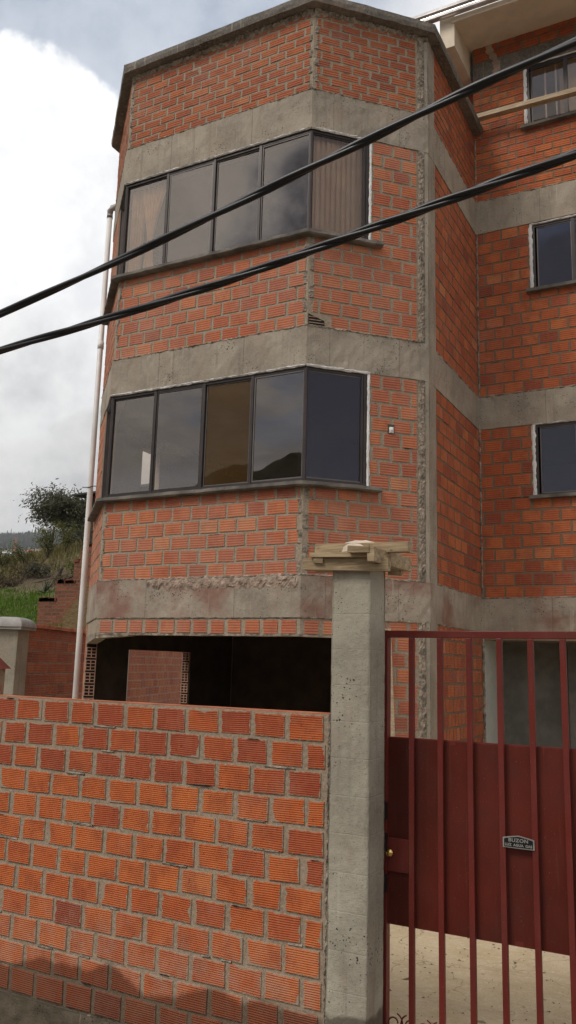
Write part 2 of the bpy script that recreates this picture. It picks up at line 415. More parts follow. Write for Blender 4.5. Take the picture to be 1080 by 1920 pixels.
def rsub(rects, h):
    out = []
    for (a,b,c,d) in rects:
        A,B,C_,D = h
        if B <= a or A >= b or D <= c or C_ >= d: out.append((a,b,c,d)); continue
        if A > a: out.append((a,A,c,d))
        if B < b: out.append((B,b,c,d))
        a2, b2 = max(a,A), min(b,B)
        if C_ > c: out.append((a2,b2,c,C_))
        if D < d: out.append((a2,b2,D,d))
    return out

def bricks(mb, F, u0, u1, z0, z1, holes=(), ch=0.1665, pitch=0.25, joint=0.024, bed=0.019, rowdark=0, crack=0.12, prot=0.006, jit=0.0025, phase=0.0, seed=1, rlo=0.0, sm_dark=0.06, n0=0.0, spread=0.2):
    R = random.Random(seed)
    nrow = max(1, round((z1-z0)/ch)); ch = (z1-z0)/nrow
    for k in range(nrow):
        off = phase + (pitch/2 if k % 2 else 0) + R.uniform(-0.012, 0.012)
        j0 = int(math.floor((u0-off)/pitch))-1; j1 = int(math.ceil((u1-off)/pitch))+1
        xs = [off+j*pitch+R.uniform(-0.011, 0.011) for j in range(j0, j1+1)]
        for a, b in zip(xs[:-1], xs[1:]):
            jt = joint*R.uniform(0.65, 1.35); bd = bed*R.uniform(0.7, 1.25)
            rects = [(max(u0, a+jt/2), min(u1, b-jt/2), z0+k*ch+bd/2, z0+(k+1)*ch-bd/2)]
            if rects[0][1]-rects[0][0] < 0.025: continue
            for h in holes: rects = rsub(rects, h)
            val = min(0.97, max(0.1, R.gauss(0.55, spread)))
            if R.random() < sm_dark: val = R.uniform(0.0, 0.16)
            dz = R.uniform(-0.004, 0.004); tilt = R.uniform(-0.004, 0.004)
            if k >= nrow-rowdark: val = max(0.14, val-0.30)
            for (c, d, e, f) in rects:
                if R.random() < crack and d-c > 0.1:
                    lo, hi = sorted((R.uniform(c-0.01, d), R.uniform(c, d+0.01)))
                    zc_ = (e if R.random() < .6 else f)+R.uniform(-0.004, 0.001); th = R.uniform(0.0015, 0.0045)
                    n_s = 5; top = []; bot = []
                    for q_ in range(n_s+1):
                        x_ = lo+(hi-lo)*q_/n_s; dz_ = R.uniform(-0.002, 0.002); tt = th*(0.25 if q_ in (0, n_s) else R.uniform(.5,1.2))
                        top.append(F.p(x_, n0+prot*1.6, zc_+dz_+tt)); bot.append(F.p(x_, n0+prot*1.6, zc_+dz_-tt))
                    for q_ in range(n_s): mb.face([bot[q_], bot[q_+1], top[q_+1], top[q_]], None, (0,0,0), 1)
                if d-c < 0.02 or f-e < 0.02: continue
                pr = prot*R.uniform(0.6, 1.35); q = lambda: R.uniform(-jit, jit)
                base = [(c+q(), e+dz+q()+tilt*-0.5), (d+q(), e+dz+q()+tilt*0.5), (d+q(), f+dz+q()+tilt*0.5), (c+q(), f+dz+q()-tilt*0.5)]
                ins = 0.003; cx, cz = (c+d)/2, (e+f)/2
                fr = [(x-ins*(1 if x > cx else -1), z-ins*(1 if z > cz else -1)) for x, z in base]
                B = [F.p(x, n0-0.004, z) for x, z in base]; T = [F.p(x, n0+pr+q()*0.3, z) for x, z in fr]
                colr = (val, d-c, f-e)
                uvs = [(0,0),(1,0),(1,1),(0,1)]
                mb.face(T, uvs, colr)
                for i in range(4):
                    jn = (i+1) % 4
                    mb.face([B[i], B[jn], T[jn], T[i]], [uvs[i], uvs[jn], uvs[jn], uvs[i]], colr)

def body(mb, F, u0, u1, z0, z1, holes=(), t=0.15, n1=0.0):
    zs = sorted(set([z0, z1]+[min(max(h[2], z0), z1) for h in holes]+[min(max(h[3], z0), z1) for h in holes]))
    rects = [(u0, u1, z0, z1)]
    for h in holes: rects = rsub(rects, h)
    for (a,b,c,d) in rects:
        if b-a > 1e-3 and d-c > 1e-3: mb.fbox(F, a, b, n1-t, n1, c, d)

def sweep(mb, path, prof, step=None, jit=0.0, seed=3, jz=None, cap=True, mi=0):
    """prof: closed list of (offset outwards, z); path: open polyline, outside on the left of travel reversed"""
    P = [Vector((p[0], p[1])) for p in path]; R = random.Random(seed)
    pts = []                                   # (pos, outward mitre)
    for i, p in enumerate(P):
        ns = []
        for a, b in ((i-1, i), (i, i+1)):
            if a < 0 or b >= len(P): continue
            d = (P[b]-P[a]).normalized(); ns.append(Vector((d.y, -d.x)))
        if len(ns) == 2:
            m = (ns[0]+ns[1]).normalized(); m = m/ max(0.3, m.dot(ns[0]))
        else: m = ns[0]
        pts.append((p, m, False))
        if step and i < len(P)-1:
            d = (P[i+1]-P[i]); L = d.length; dn = d.normalized(); nn = Vector((dn.y, -dn.x)); k = int(L/step)
            for j in range(1, k): pts.append((p+d*(j/k), nn, True))
    rings = []
    for (p, m, _) in pts:
        ring = []
        for a, (o, z) in enumerate(prof):
            jo = noise.noise(Vector((p.x*9+seed, p.y*9, z*9)))*jit + R.uniform(-jit, jit)*0.5 if jit else 0
            jv = noise.noise(Vector((p.x*7+seed*3, p.y*7+9, z*5)))*(jz if jz is not None else jit) if jit else 0
            q = p + m*(o+jo); ring.append((q.x, q.y, z+jv))
        rings.append(ring)
    n = len(prof)
    for i in range(len(rings)-1):
        for a in range(n):
            b = (a+1) % n
            mb.face([rings[i][a], rings[i+1][a], rings[i+1][b], rings[i][b]], mi=mi)
    if cap:
        mb.face(rings[0], mi=mi); mb.face(list(reversed(rings[-1])), mi=mi)

def ragged(mb, F, u0, u1, zc, hw, amp=0.010, horiz=True, seed=0, step=0.018, n0=0.004):
    """irregular lumpy ribbon of squeezed-out mortar"""
    L = u1-u0; nu = max(2, int(L/step)); nv = 5
    def fn(i, j):
        u = u0+L*i; t = j*2-1
        e = 1+0.55*noise.noise(Vector((u*13, seed*5.1, 3 if t > 0 else 8)))+0.4*noise.noise(Vector((u*37, seed*3.3, 1 if t > 0 else 5)))
        off = t*hw*e; prof = 1-abs(t)**2
        k = noise.noise(Vector((u*30, t*3+seed, seed*1.7)))*0.9+noise.noise(Vector((u*75, t*6+seed, seed*2.7)))*0.6
        nn = n0 - 0.006*(1-prof) + amp*prof*(0.55+k)
        return F.p(u, nn, zc+off) if horiz else F.p(zc+off, nn, u)
    mb.grid(fn, nu, nv)

# ------------------------------------------------------------------ house
house = empty('apartment_building', (XC, YA+2, G), 'unfinished red brick apartment building with concrete beams and a faceted bay of dark windows', 'building')
W1 = (1.975, Z1B-0.005); W2 = (4.895, Z2B-0.005)
SB = 0.735                       # how far the bay windows run on the right chamfer
SL = 0.62                        # and on the left one
OP_B, OP_L = 0.60, 1.36          # ground-floor opening on the chamfers
ZLIN = 0.315
cb = MB(); cw = MB(); bb = MB(); bt = MB(); bw = MB()
# wall bodies (mortar) per storey, butting the beams
hA1 = [(-1, LA+1, W1[0], W1[1]+1)]; hA2 = [(-1, LA+1, W2[0], W2[1]+1)]
openA = [(-1, LA+1, G-1, ZLIN)]
for F, L, holes in ((FA, LA, {0: openA, 1: [(0,LA,W1[0],Z1B)], 2: [(0,LA,W2[0],Z2B)]}),
                    (FBt, LB, {0: [(0,OP_B,G,ZLIN)], 1: [(0,SB,W1[0],Z1B)], 2: [(0,SB,W2[0],Z2B)]}),
                    (FL, LL, {0: [(0,OP_L,G,ZLIN)], 1: [(0,SL,W1[0],Z1B)], 2: [(0,SL,W2[0],Z2B)]}),
                    (FS, LS, {0: [(0.76,2.34,G,0.17)], 1: [(0.82,1.26,2.25,3.20)], 2: []}),
                    (FC, LC, {}),
                    (FD, LD, {0: [(0.0,3.6,G,0.40)], 1: [(0.755,2.0,2.29,Z1B)], 2: [(0.79,2.0,5.20,6.19)]})):
    for s, (a, b) in enumerate(((G, Z0B), (Z0T, Z1B), (Z1T, Z2B))):
        body(cw if F in (FC, FD) else cb, F, 0, L, a, b, holes.get(s, []), 0.14)
    if F is not FD: body(cw if F is FC else cb, F, 0, L, Z2T, ZP, [], 0.14)
    else: body(cw, F, 0.0, L, Z2T, 9.6, [(0.775,2.0,7.72,8.71)], 0.14)
# brick faces
zA = [(Z0T, W1[0]-0.075), (Z1T, W2[0]-0.075)]
bricks(bb, FA, 0.03, LA-0.03, Z0T, Z0T+14*0.1671, [(-1,LA+1,W1[0]-0.07,9)], seed=11, phase=0.05)
bricks(bb, FA, 0.03, LA-0.03, Z1T, Z2B, [(-1,LA+1,W2[0]-0.07,9)], seed=12, phase=0.11)
bricks(bb, FBt, 0.06, 1.35, Z0T, Z1B, [(-1,SB+0.03,W1[0]-0.07,9)], seed=13, phase=0.02)
bricks(bb, FBt, 0.06, 1.35, Z1T, Z2B, [(-1,SB+0.03,W2[0]-0.07,9), (0,0.25,Z1T,Z1T+0.166)], seed=14, phase=0.02)
bricks(bb, FBt, OP_B, 1.35, G, Z0B, [], seed=15, phase=0.10, ch=0.165)
bricks(bb, FL, 0.04, LL, Z0T, Z1B, [(-1,SL+0.03,W1[0]-0.07,9)], seed=16)
bricks(bb, FL, 0.04, LL, Z1T, Z2B, [(-1,SL+0.03,W2[0]-0.07,9)], seed=17)
bricks(bb, FL, OP_L, LL, G, Z0B, [], seed=18)
for a, b, s in ((Z0T,Z1B,19), (Z1T,Z2B,20)): bricks(bb, FS, 0, LS, a, b, [(0.82,1.26,2.25,3.20)], seed=s)
bricks(bb, FS, 0, LS, G, Z0B, [(0.76,2.34,G,0.17)], seed=21)
# lintel: bricks on end above the garage opening, bottom edge a very flat arch
def soldier(F, u0, u1, seed):
    R = random.Random(seed); n = max(1, round((u1-u0)/0.215)); w = (u1-u0)/n
    for i in range(n):
        a, b = u0+i*w+0.022*R.uniform(.7,1.3), u0+(i+1)*w-0.022*R.uniform(.7,1.3)
        val = min(1, max(0.1, R.gauss(0.5, 0.2))); z0, z1 = ZLIN+0.012+R.uniform(-.004,.006), Z0B-0.028
        uvs = [(0,0),(1,0),(1,1),(0,1)]; T = [F.p(a+.003,.008,z0+.003),F.p(b-.003,.008,z0+.003),F.p(b-.003,.008,z1),F.p(a+.003,.008,z1)]
        B = [F.p(a,-.004,z0),F.p(b,-.004,z0),F.p(b,-.004,z1),F.p(a,-.004,z1)]
        bb.face(T, uvs, (val, b-a, z1-z0))
        for k in range(4): bb.face([B[k],B[(k+1)%4],T[(k+1)%4],T[k]], [uvs[k],uvs[(k+1)%4],uvs[(k+1)%4],uvs[k]], (val,b-a,z1-z0))
soldier(FA, 0.05, LA-0.02, 31); soldier(FBt, 0.03, OP_B+0.02, 32)
# side (darker) walls
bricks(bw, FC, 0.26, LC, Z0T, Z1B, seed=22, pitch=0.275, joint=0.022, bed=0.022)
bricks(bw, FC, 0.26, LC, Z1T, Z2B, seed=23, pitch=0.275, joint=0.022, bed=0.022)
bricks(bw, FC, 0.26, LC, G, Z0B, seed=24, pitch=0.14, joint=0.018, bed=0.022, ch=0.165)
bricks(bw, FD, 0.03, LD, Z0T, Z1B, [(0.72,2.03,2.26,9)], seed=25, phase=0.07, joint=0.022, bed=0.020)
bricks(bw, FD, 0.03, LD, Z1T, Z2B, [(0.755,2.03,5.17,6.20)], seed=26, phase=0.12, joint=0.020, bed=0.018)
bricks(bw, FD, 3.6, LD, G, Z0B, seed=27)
# top storey: thinner bricks laid flat
bricks(bt, FA, 0.05, LA-0.04, Z2T, ZP, ch=0.109, joint=0.022, bed=0.016, seed=41, prot=0.006)
bricks(bt, FBt, 0.04, 1.34, Z2T, ZP, ch=0.109, joint=0.022, bed=0.016, seed=42, phase=.1)
bricks(bt, FL, 0.03, LL, Z2T, ZP, ch=0.109, joint=0.02, bed=0.016, seed=43)
btd = MB()
bricks(btd, FC, 0.26, LC, Z2T, ZP, ch=0.109, joint=0.02, bed=0.014, seed=44)
bricks(bt, FS, 0.0, LS, Z2T, ZP, ch=0.109, joint=0.02, bed=0.014, seed=46)
bricks(btd, FD, -0.0, LD, Z2T, 8.73, [(0.745,2.03,7.69,8.74)], ch=0.112, joint=0.018, bed=0.012, seed=45)
bricks(btd, FD, 0.02, LD, 9.0, 9.45, ch=0.15, joint=0.018, bed=0.010, seed=47)
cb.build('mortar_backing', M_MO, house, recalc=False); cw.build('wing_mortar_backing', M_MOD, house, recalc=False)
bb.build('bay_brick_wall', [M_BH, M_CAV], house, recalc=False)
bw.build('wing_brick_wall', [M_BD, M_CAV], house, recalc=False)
bt.build('upper_brick_wall', [M_BT, M_CAV], house, recalc=False)
btd.build('upper_wing_brick_wall', [brick_mat('brick_wing_top', ridges=3, m0=(0.17,0.105,0.068), m1=(0.28,0.18,0.115), bloom=0.2, dull=0.15, ridge_depth=0.005, smear=0.010, ridge_vis=0.2), M_CAV], house, recalc=False)
# a broken hollow brick at the corner over the first beam: webs on a near-black plate painted as the cavity's shade
hb = MB(); hb.hexa([FBt.p(0.012,.001,Z1T+0.022),FBt.p(0.012,.007,Z1T+0.022),FBt.p(.205,.007,Z1T+0.030),FBt.p(.205,.001,Z1T+0.030),FBt.p(0.012,.001,Z1T+0.150),FBt.p(0.012,.007,Z1T+0.150),FBt.p(.20,.007,Z1T+0.085),FBt.p(.20,.001,Z1T+0.085)])
hbo = hb.build('broken_brick', M_CAV, house)
for k in range(3):
    z = Z1T+0.040+k*0.034; e = 0.20-0.035*k; q = MB()
    q.hexa([FBt.p(0.014,.0075,z),FBt.p(0.014,.012,z),FBt.p(e,.012,z+.004),FBt.p(e,.0075,z+.004),FBt.p(0.014,.0075,z+.010),FBt.p(0.014,.012,z+.010),FBt.p(e,.012,z+.012),FBt.p(e,.0075,z+.012)], (0.2,9,9))
    q.build('web', M_BN, hbo)


# concrete beams running round the house
def beam(z0, z1, mat, seed, off=0.010, extra=0.0):
    mb = MB(); n = 5
    prof = [(off, z0+(z1-z0)*i/n) for i in range(n+1)] + [(-0.2, z1), (-0.2, z0)]
    sweep(mb, PATH, prof, step=0.06, jit=0.006, seed=seed, jz=0.008)
    return mb.build('concrete_beam', mat, house, smooth=False, recalc=False)
beam(Z0B, Z0T, M_CR, 5, 0.014); beam(Z1B, Z1T, M_CO, 6, 0.012); beam(Z2B, Z2T, M_CO, 7, 0.014)
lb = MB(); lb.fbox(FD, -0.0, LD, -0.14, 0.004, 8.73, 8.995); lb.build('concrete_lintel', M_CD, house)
# underside strip of the garage lintel
ls = MB()
for (F_, a_, b_, za, zb) in ((FL, 0.0, OP_L, 0.040, 0.085), (FA, 0.02, 0.50, 0.040, 0.008)):
    ls.hexa([F_.p(a_,-.13,ZLIN-.0125-za),F_.p(a_,.004,ZLIN-.0125-za),F_.p(b_,.004,ZLIN-.0125-zb),F_.p(b_,-.13,ZLIN-.0125-zb),F_.p(a_,-.13,ZLIN-.0125),F_.p(a_,.004,ZLIN-.0125),F_.p(b_,.004,ZLIN-.0125),F_.p(b_,-.13,ZLIN-.0125)])
sweep(ls, [(XL-OP_L*S2,YA+OP_L*S2), (XL,YA), (XAB,YA), (XAB+OP_B*S2,YA+OP_B*S2)], [(0.006,ZLIN-0.012),(0.006,ZLIN+0.012),(-0.14,ZLIN+0.002),(-0.14,ZLIN-0.012)], step=0.05, jit=0.005, seed=9)
ls.build('lintel_render', M_RG, house)
# ragged mortar lines on beams
rg = MB()
k = 0
for F, a, b in ((FA,0,LA), (FBt,0,1.36), (FC,0.26,LC), (FD,0,LD), (FL,0,LL)):
    for z in (Z0T, Z1T, Z2T):
        k += 1
        amp = 0.016 if z != Z0T else 0.012
        ragged(rg, F, a, b, z+0.006, 0.017, amp, seed=k, n0=0.008)
    ragged(rg, F, a, b, Z0B+0.0, 0.014, 0.010, seed=k+50, n0=0.008)
pk = MB()
ragged(pk, FA, 0.75, LA-0.06, Z0T-0.055, 0.070, 0.020, seed=77, n0=0.012)
ragged(pk, FA, 1.3, LA-0.03, Z0T-0.085, 0.060, 0.017, seed=78, n0=0.012)
ragged(pk, FA, 1.0, 1.9, Z0T-0.07, 0.075, 0.015, seed=79, n0=0.012)
pk.build('crumbling_render', plain('pinkish_render', (0.36,0.27,0.21), 0.95, bump=0.012, bscale=40, var=0.3, vscale=10), house, recalc=False)
# rough corner strips
for (a, b) in ((Z0T,Z1B), (Z1T,Z2B), (Z2T,ZP-0.05), (G,Z0B)):
    ragged(rg, FBt, a, b, 1.415, 0.044, 0.017, horiz=False, seed=int(a*7)+3, n0=0.006)
    ragged(rg, FBt, a, b, 1.392, 0.026, 0.014, horiz=False, seed=int(a*7)+4, n0=0.008)
    ragged(rg, FD, a, b, 0.02, 0.018, 0.012, horiz=False, seed=int(a*7)+5)
for (a, b) in ((Z0T,W1[0]-.08), (Z1T+0.17,W2[0]-.08), (Z2T,ZP-0.05)):
    # the corner joints: alternate blobs of mortar
    z = a; i = 0; cs = 0.1665 if a < Z2T else 0.109
    while z < b-0.03:
        if i % 2: ragged(rg, FBt, z+.01, min(b, z+cs-.01), 0.045, 0.036, 0.010, horiz=False, seed=i+90, n0=0.006, step=0.012)
        else: ragged(rg, FA, z+.01, min(b, z+cs-.01), LA-0.035, 0.028, 0.010, horiz=False, seed=i+60, n0=0.006, step=0.012)
        ragged(rg, FA, z+.01, min(b, z+cs-.01), 0.03 if i % 2 else 0.05, 0.022, 0.010, horiz=False, seed=i+30, n0=0.006, step=0.012)
        z += cs; i += 1
ragged(rg, FA, 0, LA, ZP-0.02, 0.045, 0.035, seed=201, n0=0.012)
ragged(rg, FBt, 0, LB, ZP-0.02, 0.045, 0.035, seed=202, n0=0.012)
rg.build('rough_mortar', M_RG, house, smooth=False, recalc=False)
# smooth concrete corner column
cc = MB()
for (a, b) in ((G,Z0B), (Z0T,Z1B), (Z1T,Z2B), (Z2T,ZP)):
    def cf(i, j, a=a, b=b):
        n_ = 0.006*noise.noise(Vector((i*2, (a+(b-a)*j)*2.2, a)))
        return FC.p(-0.004+0.262*i, 0.010+n_, a+(b-a)*j)
    cc.grid(cf, 4, 40)
    cc.fbox(FBt, 1.452, LB+0.004, -0.1, 0.008, a, b); cc.fbox(FC, 0.0, 0.258, -0.1, 0.0, a, b)
cc.build('concrete_column', M_CO, house, recalc=False)
# parapet slab round the bay top
ps = MB()
sweep(ps, PATH[:-1], [(0.125,ZP+0.005),(0.135,ZP+0.06),(0.128,ZP+0.125),(-0.25,ZP+0.15),(-0.25,ZP+0.0),(0.0,ZP-0.003)], step=0.12, jit=0.007, seed=12)
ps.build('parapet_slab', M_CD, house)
# roof and floor slabs, back wall, interior partitions
foot = [(XLL,YLL+LS), (XLL,YLL), (XL,YA), (XAB,YA), (XC,YC), (XC,YD), (XC+LD,YD), (XC+LD,YLL+LS)]
def inset(d):
    return [(XLL+d,YLL+LS), (XLL+d,YLL+d*.42), (XL+d*.42,YA+d), (XAB-d*.42,YA+d), (XC-d,YC+d*.42), (XC-d,YD+d), (XC+LD-d,YD+d), (XC+LD-d,YLL+LS)]
sl = MB()
for z0, z1 in ((Z0B+0.10,Z0T-0.06), (Z1B+0.12,Z1T-0.08), (Z2B+0.12,Z2T-0.08)):
    P = inset(0.12); sl.face([(x,y,z1) for x,y in P]); sl.face([(x,y,z0) for x,y in P])
sl.build('floor_slab', M_DK, house, recalc=False)
rw = MB()
rw.box(XLL, XC+LD, YLL+LS, YLL+LS+0.15, G, 9.4)
rw.box(XC+LD-0.15, XC+LD, YD+0.14, YLL+LS, G, 9.4)
rw.build('rear_wall', M_DK, house)
pt = MB()
pt.box(-5.05, -4.95, YA+1.9, YLL+LS, Z0T, Z1B+0.1); pt.box(XC-0.14, XC-0.02, YD+0.15, YLL+LS, Z0T, Z1B+0.1)
pt.box(-5.3, -5.2, YA+0.9, YLL+LS, Z1T, Z2B+0.1); pt.box(XLL+.15, XC-.2, 11.6, 11.7, Z1T, Z2B+0.1)
pt.box(XC-0.14, XC-0.02, YD+0.15, YLL+LS, Z1T, Z2B+0.1)
pt.build('partition_wall', M_DK, house)
# garage interior: added lining, near-black to stand in for unlit brick
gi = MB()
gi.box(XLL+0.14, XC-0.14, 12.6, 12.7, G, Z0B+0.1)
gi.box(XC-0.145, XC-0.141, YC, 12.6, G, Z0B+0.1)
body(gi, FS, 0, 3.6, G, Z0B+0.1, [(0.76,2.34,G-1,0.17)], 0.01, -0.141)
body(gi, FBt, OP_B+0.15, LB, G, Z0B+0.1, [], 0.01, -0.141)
gi.build('garage_shade_lining', M_DK, house)
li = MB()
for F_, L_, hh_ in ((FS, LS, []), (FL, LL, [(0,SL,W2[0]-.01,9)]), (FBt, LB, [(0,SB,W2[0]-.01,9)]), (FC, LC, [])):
    li = MB(); body(li, F_, 0, L_, Z1T-0.1, Z2B+0.13, hh_, 0.01, -0.145); li.build('shade_lining', M_DK, house)  # added dark panels, upper room's shade put into their colour
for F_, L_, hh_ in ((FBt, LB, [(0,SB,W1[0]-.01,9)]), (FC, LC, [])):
    li = MB(); body(li, F_, 0, L_, Z0T-0.1, Z1B+0.13, hh_, 0.01, -0.145); li.build('shade_lining', M_DK, house)  # same added panels, darkened in place of unlit first-floor walls
# hollow brick ends in the jambs of the openings
def hollow_stack(mb, O, U, z0, z1, w=0.13, out=(0,0)):
    """O: lower corner (x,y), U: horizontal direction across the jamb, facing = out"""
    U = Vector(U); Nn = Vector((out[0], out[1], 0)); z = z0
    Fh = Frame((O[0],O[1],0), (U.x,U.y,0), (Nn.x,Nn.y,0))
    while z < z1-0.1:
        h = 0.140; t = 0.011
        for i in range(3):
            uu = i*(w-t)/2; mb.fbox(Fh, uu, uu+t, 0.0, 0.030, z, z+h, (0.75,1,1))
        for j in range(4):
            zz = z+j*(h-t)/3
            for i in range(2):
                uu = i*(w-t)/2+t; mb.fbox(Fh, uu, uu+(w-t)/2-t, 0.0, 0.028, zz, zz+t, (0.75,1,1))
        z += 0.1665
M_HOL = plain('hollow_brick', (0.50,0.30,0.22), 0.9, var=0.15)
pj = FL.p(OP_L, 0, 0)
hs = MB(); hollow_stack(hs, (pj.x, pj.y), (S2, S2, 0), G+0.02, ZLIN-0.02, 0.135, out=(S2, -S2)); j1 = hs.build('hollow_brick_jamb', M_HOL, house)
hs = MB(); hollow_stack(hs, (XLL, YLL+2.34), (1, 0, 0), G+0.02, 0.15, 0.135, out=(0, -1)); j2 = hs.build('hollow_brick_jamb', M_HOL, house)
hk = MB()
Fh = Frame((pj.x,pj.y,0), (S2,S2,0), (S2,-S2,0)); hk.fbox(Fh, 0.004, 0.13, -0.002, 0.004, G, ZLIN-0.02); hk.build('cavity_shade', M_CAV, j1)  # near-black plate behind the webs, shade of the hollows as colour
hk = MB(); hk.box(XLL+0.004, XLL+0.13, YLL+2.334, YLL+2.338, G, 0.15); hk.build('cavity_shade', M_CAV, j2)  # second dark plate, painted shade for the side jamb's hollows

# ---- windows
def window(name, F_list, z0, z1, parent, mulls, panes, corners=(), seal=None, frame_mat=None, depth=(-0.055, -0.012)):
    """F_list: (frame, u0, u1); mulls: list (frame, u, thick); panes: (frame,u0,u1,mat,offset)"""
    f = MB(); n0, n1 = depth
    for F, a, b in F_list:
        f.fbox(F, a, b, n0, n1, z0, z0+0.032); f.fbox(F, a, b, n0, n1, z1-0.038, z1)
        f.fbox(F, a, b, n1-0.018, n1+0.012, z1-0.012, z1-0.001); f.fbox(F, a, b, n0+.01, n1+0.016, z0, z0+0.012)
    for F, u, t in mulls: f.fbox(F, u-t/2, u+t/2, n0-0.004, n1+0.006, z0+0.001, z1-0.001)
    for (x, y) in corners:
        f.tube([(x,y,z0+.002), (x,y,z1-.002)], 0.026, 8)
    w = f.build(name, frame_mat or M_FR, parent)
    for F, a, b, mat, off in panes:
        p = MB(); m_ = (n0+n1)/2+off; tw = RND.uniform(-0.0035, 0.0035); tz = RND.uniform(-0.003, 0.003)
        q = [F.p(a,m_-tw-tz,z0+0.028), F.p(b,m_+tw-tz,z0+0.028), F.p(b,m_+tw+tz,z1-0.034), F.p(a,m_-tw+tz,z1-0.034)]
        p.face(q); o = p.build('glass_pane', mat, w, recalc=False)
        # slim sash round each pane
        s = MB()
        for (c, d, e, g_) in ((a,b,z0+.028,z0+.048), (a,b,z1-.056,z1-.034), (a,a+.016,z0+.048,z1-.056), (b-.016,b,z0+.048,z1-.056)):
            s.fbox(F, c, d, m_-0.008, m_+0.009, e, g_)
        s.build('sash', M_FR2 if RND.random() < 0.35 else M_FR, w)
    return w
def bay_window(z0, z1, seed, mats, bmat):
    mu = [0.69, 1.40, 2.06]
    cA = FA.p(0,-0.034,0); cB = FBt.p(0,-0.034,0)
    corners = [(XL+0.014, YA+0.034), (XAB-0.014, YA+0.034)]
    e = [0.0]+mu+[LA]
    panes = [(FA, e[i]+0.022, e[i+1]-0.022, mats[i], (0.008 if i % 2 else -0.008)) for i in range(4)]
    panes += [(FBt, 0.022, SB-0.05, bmat, 0), (FL, 0.022, SL-0.05, M_GL, 0)]
    w = window('window', [(FA,0.012,LA-0.012),(FBt,0.012,SB),(FL,0.012,SL)], z0, z1, house,
               [(FA,mu[0],0.040),(FA,mu[1],0.034),(FA,mu[2],0.036),(FBt,SB-0.020,0.04),(FBt,SB-0.058,0.022),(FL,SL-0.02,0.04)], panes, corners)
    # sill: a cement slab that wraps the bay
    s = MB(); a = FL.p(1.5,0,0); b = FBt.p(SB+0.15,0,0)
    sweep(s, [(a.x,a.y),(XL,YA),(XAB,YA),(b.x,b.y)], [(-0.06,z0-0.065),(0.085,z0-0.070),(0.100,z0-0.058),(0.096,z0-0.020),(-0.06,z0-0.0015)], step=0.07, jit=0.006, seed=seed)
    s.build('window_sill', M_SILL, w)
    # white filler squeezed out along the head and the right edge
    q = MB()
    ragged(q, FA, 0.0, LA, z1+0.008, 0.015, 0.014, seed=seed+1, n0=0.010, step=0.03)
    ragged(q, FBt, 0.0, SB+0.03, z1+0.008, 0.018, 0.014, seed=seed+2, n0=0.010, step=0.03)
    ragged(q, FBt, z0, z1, SB+0.014, 0.017, 0.009, horiz=False, seed=seed+3, n0=0.008, step=0.03)
    q.build('sealant', M_WH, w, recalc=False)
    return w
w1 = bay_window(W1[0], W1[1], 5, [M_GL, M_GL, M_GLB, M_GL], M_GLD)
w2 = bay_window(W2[0], W2[1], 9, [M_GL, M_GL, M_GL, M_GL], M_GL)
def wing_window(u0, u1, z0, z1, seed, gm):
    w = window('window', [(FD,u0,u1)], z0, z1, house,
               [(FD,u0+0.018,0.036),(FD,u1-0.018,0.036),(FD,u0+0.545,0.04)],
               [(FD,u0+0.06,u0+0.53,gm,0),(FD,u0+0.56,u1-0.036,gm,0.01)])
    s = MB(); s.fbox(FD, u0-0.085, u1+0.08, -0.05, 0.085, z0-0.045, z0-0.001); s.build('window_sill', M_SILL, w)
    q = MB()
    ragged(q, FD, u0-0.03, u1, z1+0.010, 0.012, 0.008, seed=seed, n0=0.006, step=0.03)
    ragged(q, FD, z0, z1, u0-0.020, 0.024, 0.010, horiz=False, seed=seed+1, n0=0.006, step=0.03)
    q.build('sealant', M_WH, w, recalc=False)
    return w
wing_window(0.765, 1.98, 2.295, 3.272, 301, M_GLD)
wing_window(0.80, 1.98, 5.205, 6.180, 305, M_GLD)
w5 = wing_window(0.785, 1.98, 7.725, 8.70, 309, M_GL)
gb = MB()
for u in (1.02, 1.17, 1.33, 1.5): gb.fbox(FD, u, u+0.022, -0.13, -0.11, 7.74, 8.69)
gb.fbox(FD, 0.9, 1.98, -0.135, -0.105, 8.2, 8.222)
gb.build('security_bars', M_PVC, w5)
it = MB(); it.box(XC+1.20, XC+3.6, YD+0.30, YD+0.36, Z2T, 9.3); it.build('interior_wall', M_PL, house)
# ground floor porch of the wing
gp = MB()
gp.box(XC-0.002, XC+0.01, YD+0.005, 12.25, G, 0.50); gp.build('porch_wall', M_PW, house)
pg = MB()
pg.box(XC+0.01, XC+1.05, 12.15, 12.25, G, 0.52); pg.box(XC+0.93, XC+1.06, 12.0, 12.15, G, 0.52)
pg.box(XC+1.06, XC+1.75, 12.45, 12.5, G, 0.52); pg.box(XC+2.6, XC+LD, 12.15, 12.25, G, 0.52)
pg.build('porch_partition', M_PG, house)
pd = MB(); pd.box(XC+1.75, XC+2.6, 12.3, 12.34, G, 0.1); pd.build('porch_door', M_DK, house)
pc = MB(); pc.box(XC, XC+LD, YD+0.14, 12.6, 0.41, 0.47); pc.build('porch_ceiling', M_PG, house)

